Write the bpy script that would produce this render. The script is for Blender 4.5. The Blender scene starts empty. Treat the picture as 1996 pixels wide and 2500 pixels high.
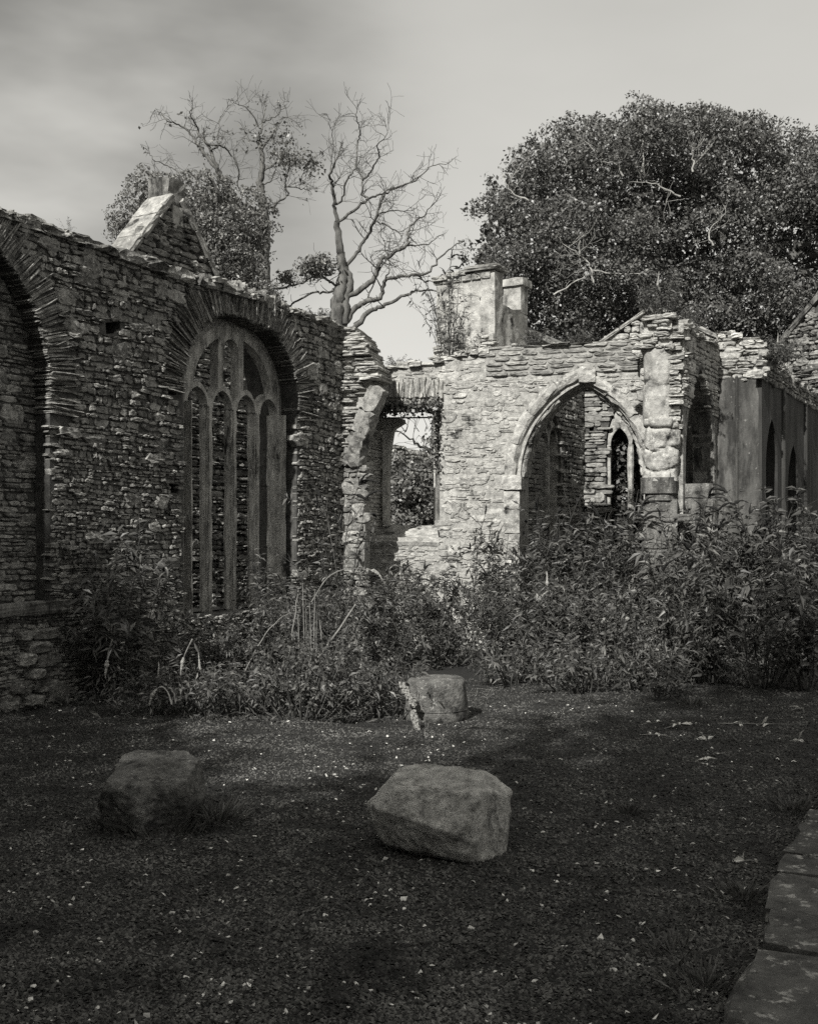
import bpy, math, random
import numpy as np
from mathutils import Vector
from mathutils.geometry import tessellate_polygon

SC = bpy.context.scene
COL = SC.collection
R = math.radians
rng = np.random.default_rng(7)

# ------------------------------------------------------------------ camera, sky, sun, exposure
F, HX, HY, EYE = 2600.0, 998.0, 1300.0, 1.6          # focal length and horizon in photo pixels, eye height
cd = bpy.data.cameras.new('camera')
cam = bpy.data.objects.new('camera', cd); COL.objects.link(cam)
cam.location = (0, 0, EYE); cam.rotation_euler = (R(90), 0, 0)
cd.sensor_fit = 'VERTICAL'; cd.sensor_height = 36.0; cd.lens = 36.0 * F / 2500.0
cd.shift_y = (HY - 1250) / 2500.0
cd.clip_start = 0.05; cd.clip_end = 3000
SC.camera = cam

SUN_DIR = Vector((-0.441, -0.897, 0)).normalized()      # from the scene towards the sun, in plan
SUN_EL = R(39)
world = bpy.data.worlds.new('World'); SC.world = world
world.use_nodes = True
nt = world.node_tree; nt.nodes.clear()
def N(tree, kind, **kw):
    n = tree.nodes.new(kind)
    for k, v in kw.items(): setattr(n, k, v)
    return n
out = N(nt, 'ShaderNodeOutputWorld'); bg = N(nt, 'ShaderNodeBackground'); bg.inputs['Strength'].default_value = 0.10
sky = N(nt, 'ShaderNodeTexSky'); sky.sky_type = 'NISHITA'; sky.sun_disc = False
sky.sun_elevation = SUN_EL; sky.sun_rotation = math.atan2(SUN_DIR.x, SUN_DIR.y)
sky.air_density = 1.0; sky.dust_density = 2.0; sky.ozone_density = 1.0
bw = N(nt, 'ShaderNodeRGBToBW'); nt.links.new(sky.outputs[0], bw.inputs[0])
tc = N(nt, 'ShaderNodeTexCoord')
mp = N(nt, 'ShaderNodeMapping'); mp.inputs['Scale'].default_value = (1.0, 1.0, 2.6); nt.links.new(tc.outputs['Generated'], mp.inputs[0])
cn = N(nt, 'ShaderNodeTexNoise'); cn.inputs['Scale'].default_value = 2.3; cn.inputs['Detail'].default_value = 5.0; cn.inputs['Roughness'].default_value = 0.5
nt.links.new(mp.outputs[0], cn.inputs['Vector'])
# one bank of darker cloud stands up to the left, the rest of the sky is a thin even veil
def cloud(direction, lo, hi):
    d = N(nt, 'ShaderNodeVectorMath', operation='DOT_PRODUCT'); d.inputs[1].default_value = Vector(direction).normalized()
    nt.links.new(tc.outputs['Generated'], d.inputs[0])
    m = N(nt, 'ShaderNodeMapRange', interpolation_type='SMOOTHSTEP'); m.inputs[1].default_value = lo; m.inputs[2].default_value = hi
    nt.links.new(d.outputs['Value'], m.inputs[0]); return m.outputs[0]
ca = cloud((-0.36, 1.0, 0.43), 0.93, 1.0)
cb = cloud((-0.05, 1.0, 0.75), 0.88, 1.0)
ad = N(nt, 'ShaderNodeMath', operation='MULTIPLY_ADD'); nt.links.new(cb, ad.inputs[0]); ad.inputs[1].default_value = 0.10; nt.links.new(ca, ad.inputs[2])
nm = N(nt, 'ShaderNodeMapRange'); nm.inputs[1].default_value = 0.30; nm.inputs[2].default_value = 0.68; nt.links.new(cn.outputs[0], nm.inputs[0])
mu = N(nt, 'ShaderNodeMath', operation='MULTIPLY'); nt.links.new(ad.outputs[0], mu.inputs[0]); nt.links.new(nm.outputs[0], mu.inputs[1])
ve = N(nt, 'ShaderNodeMath', operation='MULTIPLY_ADD'); nt.links.new(nm.outputs[0], ve.inputs[0]); ve.inputs[1].default_value = 0.09
m5 = N(nt, 'ShaderNodeMath', operation='MULTIPLY'); m5.inputs[1].default_value = 0.66; nt.links.new(mu.outputs[0], m5.inputs[0]); nt.links.new(m5.outputs[0], ve.inputs[2])
sepz = N(nt, 'ShaderNodeSeparateXYZ'); nt.links.new(tc.outputs['Generated'], sepz.inputs[0])
veil = N(nt, 'ShaderNodeMapRange'); veil.inputs[1].default_value = 0.0; veil.inputs[2].default_value = 0.6; veil.inputs[3].default_value = 5.2; veil.inputs[4].default_value = 3.4
nt.links.new(sepz.outputs['Z'], veil.inputs[0])
zen = N(nt, 'ShaderNodeMapRange', interpolation_type='SMOOTHSTEP'); zen.inputs[1].default_value = 0.5; zen.inputs[2].default_value = 1.0; zen.inputs[3].default_value = 0.0; zen.inputs[4].default_value = 5.0
nt.links.new(sepz.outputs['Z'], zen.inputs[0])
vz_ = N(nt, 'ShaderNodeMath', operation='ADD'); nt.links.new(veil.outputs[0], vz_.inputs[0]); nt.links.new(zen.outputs[0], vz_.inputs[1])
lum = N(nt, 'ShaderNodeMath', operation='MULTIPLY_ADD'); nt.links.new(bw.outputs[0], lum.inputs[0]); lum.inputs[1].default_value = 0.10; nt.links.new(vz_.outputs[0], lum.inputs[2])
gr = N(nt, 'ShaderNodeMath', operation='SUBTRACT'); gr.inputs[0].default_value = 1.0; nt.links.new(ve.outputs[0], gr.inputs[1])
lm = N(nt, 'ShaderNodeMath', operation='MULTIPLY'); nt.links.new(lum.outputs[0], lm.inputs[0]); nt.links.new(gr.outputs[0], lm.inputs[1])
tint = N(nt, 'ShaderNodeVectorMath', operation='SCALE'); tint.inputs[0].default_value = (1.0, 0.985, 0.925); nt.links.new(lm.outputs[0], tint.inputs['Scale'])
nt.links.new(tint.outputs[0], bg.inputs['Color']); nt.links.new(bg.outputs[0], out.inputs['Surface'])

sd = bpy.data.lights.new('sun', 'SUN'); sd.energy = 5.0; sd.angle = R(0.6); sd.color = (1.0, 0.985, 0.94)
sun = bpy.data.objects.new('sun', sd); COL.objects.link(sun)
sv = Vector((SUN_DIR.x * math.cos(SUN_EL), SUN_DIR.y * math.cos(SUN_EL), math.sin(SUN_EL)))
sun.rotation_euler = sv.to_track_quat('Z', 'Y').to_euler(); sun.location = sv * 60

SC.view_settings.view_transform = 'Standard'; SC.view_settings.look = 'None'
SC.view_settings.exposure = 0.62; SC.view_settings.gamma = 1.0
SC.render.engine = 'CYCLES'
SC.cycles.max_bounces = 6; SC.cycles.diffuse_bounces = 3; SC.cycles.glossy_bounces = 2; SC.cycles.transparent_max_bounces = 6
SC.cycles.use_denoising = False

# ------------------------------------------------------------------ helpers
def px3(px, py, Y):
    return np.array([(px - HX) / F * Y, Y, EYE + (HY - py) / F * Y])
def gnd(px, py):
    Y = F * EYE / (py - HY); return np.array([(px - HX) / F * Y, Y, 0.0])

def vnoise(P, scale=1.0, seed=0):
    P = np.asarray(P, float) * scale + seed * 17.31
    i = np.floor(P).astype(np.int64); f = P - i; f = f * f * (3 - 2 * f)
    def h(a, b, c):
        n = (a * 374761393 + b * 668265263 + c * 2147483647 + seed * 974711) & 0xffffffff
        n = ((n ^ (n >> 13)) * 1274126177) & 0xffffffff
        return ((n ^ (n >> 16)) & 0xffff) / 65535.0
    x, y, z = i[..., 0], i[..., 1], i[..., 2]; fx, fy, fz = f[..., 0], f[..., 1], f[..., 2]
    r = 0
    for dx in (0, 1):
        for dy in (0, 1):
            for dz in (0, 1):
                r = r + h(x + dx, y + dy, z + dz) * (fx if dx else 1 - fx) * (fy if dy else 1 - fy) * (fz if dz else 1 - fz)
    return r
def fbm(P, scale, seed=0, o=4):
    a, t, s = 1.0, 0, 0
    for k in range(o):
        t = t + a * (vnoise(P, scale * 2 ** k, seed + k) - 0.5); s += a; a *= 0.5
    return t / s * 2

class MB:
    def __init__(self): self.v, self.f, self.n = [], {3: [], 4: []}, 0
    def add(self, V, *faces):
        V = np.asarray(V, float).reshape(-1, 3)
        for f in faces:
            f = np.asarray(f, np.int64)
            if f.size: self.f[f.shape[1]].append(f + self.n)
        self.v.append(V); self.n += len(V)
    def build(self, name, mat, parent=None, smooth=False, origin=None):
        V = np.concatenate(self.v) if self.v else np.zeros((0, 3))
        if parent is not None and origin is None: origin = np.array(parent.get('_o', (0, 0, 0)))
        if origin is not None: V = V - np.asarray(origin)
        me = bpy.data.meshes.new(name)
        t = np.concatenate(self.f[3]) if self.f[3] else np.zeros((0, 3), np.int64)
        q = np.concatenate(self.f[4]) if self.f[4] else np.zeros((0, 4), np.int64)
        me.vertices.add(len(V)); me.vertices.foreach_set('co', V.astype(np.float32).ravel())
        loops = np.concatenate([t.ravel(), q.ravel()]).astype(np.int32)
        me.loops.add(len(loops)); me.loops.foreach_set('vertex_index', loops)
        st = np.concatenate([np.arange(len(t)) * 3, len(t) * 3 + np.arange(len(q)) * 4]).astype(np.int32)
        me.polygons.add(len(st)); me.polygons.foreach_set('loop_start', st)
        me.polygons.foreach_set('use_smooth', np.full(len(st), smooth))
        me.update(calc_edges=True); me.validate()
        me.materials.append(mat)
        o = bpy.data.objects.new(name, me); COL.objects.link(o)
        if parent is not None: o.parent = parent
        elif origin is not None: o.location = origin
        return o

def tag(o, label=None, cat=None, group=None, kind=None):
    if label: o['label'] = label
    if cat: o['category'] = cat
    if group: o['group'] = group
    if kind: o['kind'] = kind
    return o
def thing(name, label, cat, loc=(0, 0, 0), group=None):
    o = bpy.data.objects.new(name, None); COL.objects.link(o)
    o.empty_display_size = 0.2; o.location = loc; o['_o'] = [float(c) for c in loc]
    return tag(o, label, cat, group, 'thing')

def basis(d):
    d = np.asarray(d, float); d = d / np.linalg.norm(d)
    a = np.array([0, 0, 1.0]) if abs(d[2]) < 0.9 else np.array([1.0, 0, 0])
    x = np.cross(a, d); x /= np.linalg.norm(x); return x, np.cross(d, x), d

def tube(mb, pts, radii, n=6):
    pts = np.asarray(pts, float); m = len(pts)
    T = np.gradient(pts, axis=0); T /= np.linalg.norm(T, axis=1)[:, None] + 1e-9
    x, y, _ = basis(T[0]); V = []
    an = np.arange(n) * 2 * math.pi / n
    for k in range(m):
        x = x - T[k] * np.dot(x, T[k]); x /= np.linalg.norm(x) + 1e-9; y = np.cross(T[k], x)
        V.append(pts[k] + radii[k] * (np.cos(an)[:, None] * x + np.sin(an)[:, None] * y))
    V = np.concatenate(V)
    i = np.arange(m - 1)[:, None] * n; j = np.arange(n)[None, :]; j2 = (j + 1) % n
    q = np.stack([i + j, i + j2, i + n + j2, i + n + j], -1).reshape(-1, 4)
    mb.add(V, q)

def smooth_path(P, k=4):
    P = np.asarray(P, float)
    Q = np.vstack([2 * P[0] - P[1], P, 2 * P[-1] - P[-2]]); o = []
    for i in range(1, len(Q) - 2):
        for t in np.linspace(0, 1, k, endpoint=False):
            o.append(0.5 * ((2 * Q[i]) + (-Q[i - 1] + Q[i + 1]) * t + (2 * Q[i - 1] - 5 * Q[i] + 4 * Q[i + 1] - Q[i + 2]) * t ** 2 + (-Q[i - 1] + 3 * Q[i] - 3 * Q[i + 1] + Q[i + 2]) * t ** 3))
    o.append(P[-1]); return np.array(o)

# surface of a subdivided cube, reused for every rough block
def cube_grid(n):
    key, V, Q = {}, [], []
    def vid(p):
        k = tuple(np.round(p, 5))
        if k not in key: key[k] = len(V); V.append(p)
        return key[k]
    L = np.linspace(-1, 1, n + 1)
    for ax in range(3):
        for s in (-1, 1):
            for i in range(n):
                for j in range(n):
                    c = []
                    for (a, b) in ((i, j), (i + 1, j), (i + 1, j + 1), (i, j + 1)):
                        p = np.zeros(3); p[ax] = s; p[(ax + 1) % 3] = L[a]; p[(ax + 2) % 3] = L[b]; c.append(vid(p))
                    Q.append(c if s > 0 else c[::-1])
    return np.array(V), np.array(Q)
CG = {n: cube_grid(n) for n in (1, 2, 3, 4, 14, 64)}
def block(mb, C, ax, ay, az, h, rough=0.06, rnd=0.18, n=3):
    V, Q = CG[n]; S = V / np.linalg.norm(V, axis=1)[:, None] * 1.25
    P = V * (1 - rnd) + S * rnd
    P = P + rng.normal(0, rough, P.shape)
    W = np.asarray(C) + (P[:, :1] * h[0]) * ax + (P[:, 1:2] * h[1]) * ay + (P[:, 2:] * h[2]) * az
    mb.add(W, Q)

def inpoly(poly, p):
    poly = np.asarray(poly, float); p = np.asarray(p, float); x, y = p[..., 0], p[..., 1]
    r = np.zeros(x.shape, bool); j = len(poly) - 1
    for i in range(len(poly)):
        a, b = poly[i], poly[j]
        c = ((a[1] > y) != (b[1] > y)) & (x < (b[0] - a[0]) * (y - a[1]) / (b[1] - a[1] + 1e-12) + a[0]); r ^= c; j = i
    return r
def polydist(poly, p):
    poly = np.asarray(poly, float); best = np.full(len(p), 1e9)
    for i in range(len(poly)):
        a, b = poly[i], poly[(i + 1) % len(poly)]; ab = b - a
        t = np.clip(((p - a) @ ab) / (ab @ ab + 1e-12), 0, 1)
        best = np.minimum(best, np.linalg.norm(p - (a + t[:, None] * ab), axis=1))
    return best

class Wall:
    """a vertical plane: origin, direction along it (u), normal towards the viewer (w)"""
    def __init__(s, x, y, dx, dy):
        l = math.hypot(dx, dy); s.o = np.array([x, y, 0.0]); s.d = np.array([dx / l, dy / l, 0.0])
        s.n = np.array([s.d[1], -s.d[0], 0.0])
    def P(s, u, z, w=0.0):
        u, z, w = np.broadcast_arrays(np.asarray(u, float), z, w)
        return s.o + u[..., None] * s.d + w[..., None] * s.n + z[..., None] * np.array([0, 0, 1.0])
    def uz(s, px, py, w=0.0):
        o = s.o + s.n * w; r = (px - HX) / F
        u = (r * o[1] - o[0]) / (s.d[0] - r * s.d[1]); Y = o[1] + s.d[1] * u
        return (u, EYE + (HY - py) / F * Y)
    def poly(s, pts, w=0.0): return [s.uz(a, b, w) for a, b in pts]

def slab(mb, wall, outline, holes, w0, w1):
    """a flat piece of wall with real openings, w0 the front, w1 the back"""
    loops = [outline] + list(holes)
    flat = [p for l in loops for p in l]
    tri = np.array(tessellate_polygon([[Vector((p[0], p[1], 0)) for p in l] for l in loops]))
    n = len(flat); U = np.array([p[0] for p in flat]); Z = np.array([p[1] for p in flat])
    mb.add(np.concatenate([wall.P(U, Z, w0), wall.P(U, Z, w1)]), tri, tri[:, ::-1] + n)
    k = 0
    for l in loops:
        m = len(l); i = np.arange(m); j = (i + 1) % m
        mb.add(np.concatenate([wall.P(U[k:k + m], Z[k:k + m], w0), wall.P(U[k:k + m], Z[k:k + m], w1)]), np.stack([i, j, j + m, i + m], -1)); k += m

def stones(mb, wall, outline, holes, hrow=(0.035, 0.10), wid=(0.07, 0.34), prot=(0.012, 0.05), box=None, w=0.0, big=0.06, jit=0.10, gap=0.006, K=12, margin=0.0, wob=0.02):
    """coursed rubble: every stone a small irregular cushion standing out of the mortar"""
    op = np.array(outline)
    u0, u1, z0, z1 = box or (op[:, 0].min(), op[:, 0].max(), op[:, 1].min(), op[:, 1].max())
    rects = []; z = z0
    while z < z1:
        h = hrow[0] + (hrow[1] - hrow[0]) * rng.random() ** 1.3; u = u0 - rng.random() * 0.2
        while u < u1:
            ww = (wid[0] + (wid[1] - wid[0]) * rng.random() ** 1.6) * (0.7 + 0.6 * h / hrow[1])
            hh = h * rng.uniform(0.82, 1.08)
            rects.append((u + ww / 2, z + h / 2 + rng.normal(0, h * 0.06), ww / 2 - gap, hh / 2 - gap * 0.5, rng.uniform(*prot)))
            u += ww
        z += h
    for _ in range(int(len(rects) * big)):
        s = rng.uniform(1.0, 1.9); rects.append((rng.uniform(u0, u1), rng.uniform(z0, z1), rng.uniform(0.07, 0.16), rng.uniform(0.04, 0.06) * s, prot[1] * rng.uniform(0.45, 0.95)))
    A = np.array(rects)
    A[:, 1] += wob * (vnoise(np.stack([A[:, 0] * 1.3, A[:, 1] * 0.6, A[:, 0] * 0], -1), 1.0, 3) - 0.5) * 2 + wob * 0.4 * (vnoise(np.stack([A[:, 0] * 5, A[:, 1] * 2, A[:, 0] * 0], -1), 1.0, 8) - 0.5) * 2
    keep = inpoly(outline, A[:, :2])
    for h in holes: keep &= ~(inpoly(h, A[:, :2]) | (polydist(h, A[:, :2]) < margin + A[:, 3] * 0.6))
    A = A[keep]; m = len(A)
    th = np.arange(K) * 2 * math.pi / K + 0.13; e = 0.62
    cu = np.sign(np.cos(th)) * np.abs(np.cos(th)) ** e; cz = np.sign(np.sin(th)) * np.abs(np.sin(th)) ** e
    ju = cu[None, :] * (1 + rng.normal(0, jit, (m, K))); jz = cz[None, :] * (1 + rng.normal(0, jit * 1.3, (m, K)))
    sk = rng.normal(0, 0.12, (m, 1)); jz = jz + sk * ju * 0.5
    tu, tz = rng.normal(0, 0.25, (m, 1)), rng.normal(0.1, 0.35, (m, 1))
    Vs = []
    for (sc, dp) in ((1.04, None), (1.0, 0.35), (0.9, 0.85), (0.55, 1.0)):
        uu = A[:, :1] + ju * sc * A[:, 2:3]; zz = A[:, 1:2] + jz * sc * A[:, 3:4]
        ww = np.full((m, K), -0.07) if dp is None else A[:, 4:5] * (dp + (tu * ju + tz * jz) * 0.35 * dp + rng.normal(0, 0.14, (m, K)) * dp)
        Vs.append(wall.P(uu, zz, w + ww))
    c = wall.P(A[:, 0], A[:, 1], w + A[:, 4] * rng.uniform(0.85, 1.1, m))[:, None]
    V = np.concatenate(Vs + [c], 1)
    j = np.arange(K); j2 = (j + 1) % K; T = 4 * K + 1
    q = np.concatenate([np.stack([r * K + j, r * K + j2, (r + 1) * K + j2, (r + 1) * K + j], -1) for r in range(3)])
    t = np.stack([3 * K + j, 3 * K + j2, np.full(K, 4 * K)], -1)
    off = (np.arange(m) * T)[:, None, None]
    mb.add(V.reshape(-1, 3), (q[None] + off).reshape(-1, 4), (t[None] + off).reshape(-1, 3))

def capping(mb, wall, line, thick, hh=(0.03, 0.09), step=(0.10, 0.38), w_front=0.05):
    """loose flat stones along the broken top of a wall"""
    line = np.array(line)
    for a, b in zip(line[:-1], line[1:]):
        L = np.linalg.norm(b - a); t = 0
        while t < L:
            s = min(rng.uniform(*step), max(0.08, L - t + 0.05)); p = a + (b - a) * min(1, (t + s / 2) / L); h = rng.uniform(*hh)
            w = w_front + rng.uniform(-0.05, 0.03); dep = thick / 2 * rng.uniform(0.5, 1.0)
            d = wall.d + np.array([0, 0, rng.normal(0, 0.05)])
            block(mb, wall.P(p[0], p[1] + h * 0.4, w - dep), d, wall.n, np.array([0, 0, 1.0]), (s / 2 * 1.02, dep, h), 0.07, 0.12, 3)
            if rng.random() < 0.45: block(mb, wall.P(p[0] + rng.normal(0, 0.05), p[1] + h * 1.5, w - rng.uniform(0.1, 0.3)), d, wall.n, np.array([0, 0, 1.0]), (s * 0.36, 0.14, h * 0.6), 0.08, 0.15, 3)
            t += s

def radial(mb, wall, pts, length, thick, w0, w1, out=None):
    """thin slates set on edge along a curve (u, z): long side across the curve"""
    P = smooth_path(pts, 12); seg = np.linalg.norm(np.diff(P, axis=0), axis=1); S = np.concatenate([[0], np.cumsum(seg)]); s = 0.0
    while s < S[-1]:
        t = rng.uniform(*thick); c = np.array([np.interp(s + t / 2, S, P[:, k]) for k in (0, 1)])
        c2 = np.array([np.interp(s + t / 2 + 0.02, S, P[:, k]) for k in (0, 1)]); tg = (c2 - c) if s + t / 2 + 0.02 < S[-1] else tg
        tg = tg / (np.linalg.norm(tg) + 1e-9); nr = np.array([-tg[1], tg[0]])
        a = rng.normal(0, 0.09); nr = nr * math.cos(a) + tg * math.sin(a)
        L = rng.uniform(*length); cc = c + nr * (L / 2 + rng.uniform(-0.02, 0.012))
        A = wall.d * nr[0] + np.array([0, 0, nr[1]]); B = wall.d * tg[0] + np.array([0, 0, tg[1]])
        f = w0 + rng.uniform(-0.012, 0.014)
        block(mb, wall.P(cc[0], cc[1], (f + w1) / 2), A, B, wall.n, (L / 2, t / 2 * 0.92, (f - w1) / 2), 0.05, 0.06, 2)
        s += t

def arch_pts(ua, ub, zs, rise, n=14):
    """two-centred pointed arch from (ua, zs) over to (ub, zs)"""
    a = (ub - ua) / 2; Rr = (rise * rise + a * a) / (2 * a); m = (ua + ub) / 2
    L = [(ua + Rr - Rr * math.cos(t), zs + Rr * math.sin(t)) for t in np.linspace(0, math.asin(min(1, rise / Rr)) if Rr >= a else math.pi / 2, n)]
    return L + [(2 * m - u, z) for u, z in L[::-1][1:]]

# ------------------------------------------------------------------ materials: grey stone, leaf and gravel, faintly warm
def g(v): return (v * 1.0, v * 0.985, v * 0.93, 1)
def stone_mat(name, lo, hi, scale=5.0, spot=0.0, spot_v=0.5, spot_scale=22.0, bump=0.6, island=0.35, streak=0.0, rough=0.9, fine=60.0, dark=0.0, bd=0.02):
    m = bpy.data.materials.new(name); m.use_nodes = True; t = m.node_tree; b = t.nodes['Principled BSDF']
    b.inputs['Roughness'].default_value = rough; b.inputs['Specular IOR Level'].default_value = 0.25
    c = N(t, 'ShaderNodeTexCoord'); n1 = N(t, 'ShaderNodeTexNoise'); n1.inputs['Scale'].default_value = scale; n1.inputs['Detail'].default_value = 9; n1.inputs['Roughness'].default_value = 0.68
    vec = c.outputs['Object']
    if streak:
        mpp = N(t, 'ShaderNodeMapping'); mpp.inputs['Scale'].default_value = (1, 1, streak); t.links.new(vec, mpp.inputs[0]); vec = mpp.outputs[0]
    t.links.new(vec, n1.inputs['Vector'])
    rp = N(t, 'ShaderNodeValToRGB'); rp.color_ramp.elements[0].position = 0.33; rp.color_ramp.elements[0].color = g(lo); rp.color_ramp.elements[1].position = 0.66; rp.color_ramp.elements[1].color = g(hi)
    t.links.new(n1.outputs[0], rp.inputs[0]); col = rp.outputs[0]
    def mixc(fac, col, val, mode='MIX'):
        mx = N(t, 'ShaderNodeMix', data_type='RGBA', blend_type=mode)
        if isinstance(fac, float): mx.inputs[0].default_value = fac
        else: t.links.new(fac, mx.inputs[0])
        t.links.new(col, mx.inputs[6])
        if isinstance(val, tuple): mx.inputs[7].default_value = val
        else: t.links.new(val, mx.inputs[7])
        return mx.outputs[2]
    def thresh(src, a, b_):
        r = N(t, 'ShaderNodeMapRange'); r.inputs[1].default_value = a; r.inputs[2].default_value = b_; t.links.new(src, r.inputs[0]); return r.outputs[0]
    if island:
        ge = N(t, 'ShaderNodeNewGeometry'); r = N(t, 'ShaderNodeMapRange'); r.inputs[3].default_value = 1 - island; r.inputs[4].default_value = 1 + island
        t.links.new(ge.outputs['Random Per Island'], r.inputs[0]); cc = N(t, 'ShaderNodeCombineColor')
        for k in range(3): t.links.new(r.outputs[0], cc.inputs[k])
        col = mixc(1.0, col, cc.outputs[0], 'MULTIPLY')
    if spot:                                                # lichen: pale blotches with ragged edges
        n2 = N(t, 'ShaderNodeTexNoise'); n2.inputs['Scale'].default_value = spot_scale; n2.inputs['Detail'].default_value = 6; n2.inputs['Roughness'].default_value = 0.7; t.links.new(c.outputs['Object'], n2.inputs['Vector'])
        col = mixc(thresh(n2.outputs[0], 0.66 - spot * 0.2, 0.72 - spot * 0.2), col, g(spot_v))
    if dark:                                                # black algae and damp
        n3 = N(t, 'ShaderNodeTexNoise'); n3.inputs['Scale'].default_value = 3.1; n3.inputs['Detail'].default_value = 7; n3.inputs['Roughness'].default_value = 0.72; t.links.new(vec, n3.inputs['Vector'])
        col = mixc(thresh(n3.outputs[0], 0.62 - dark * 0.2, 0.72 - dark * 0.2), col, g(0.025))
    t.links.new(col, b.inputs['Base Color'])
    if bump:
        n4 = N(t, 'ShaderNodeTexNoise'); n4.inputs['Scale'].default_value = fine; n4.inputs['Detail'].default_value = 8; n4.inputs['Roughness'].default_value = 0.7; t.links.new(c.outputs['Object'], n4.inputs['Vector'])
        bu = N(t, 'ShaderNodeBump'); bu.inputs['Strength'].default_value = bump; bu.inputs['Distance'].default_value = bd; t.links.new(n4.outputs[0], bu.inputs['Height']); t.links.new(bu.outputs[0], b.inputs['Normal'])
    return m
def leaf_mat(name, lo, hi, trans=0.25, rough=0.45, spec=0.4):
    m = bpy.data.materials.new(name); m.use_nodes = True; t = m.node_tree; b = t.nodes['Principled BSDF']
    ge = N(t, 'ShaderNodeNewGeometry'); rp = N(t, 'ShaderNodeValToRGB')
    rp.color_ramp.elements[0].color = g(lo); rp.color_ramp.elements[1].color = g(hi); e = rp.color_ramp.elements.new(0.93); e.color = g(lo * 0.4 + hi * 0.6); rp.color_ramp.elements[2].color = g(hi * 1.35)
    t.links.new(ge.outputs['Random Per Island'], rp.inputs[0]); t.links.new(rp.outputs[0], b.inputs['Base Color'])
    b.inputs['Roughness'].default_value = rough; b.inputs['Specular IOR Level'].default_value = spec
    tr = N(t, 'ShaderNodeBsdfTranslucent'); t.links.new(rp.outputs[0], tr.inputs['Color'])
    ms = N(t, 'ShaderNodeMixShader'); ms.inputs[0].default_value = trans; o = t.nodes['Material Output']
    t.links.new(b.outputs[0], ms.inputs[1]); t.links.new(tr.outputs[0], ms.inputs[2]); t.links.new(ms.outputs[0], o.inputs['Surface'])
    return m
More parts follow.
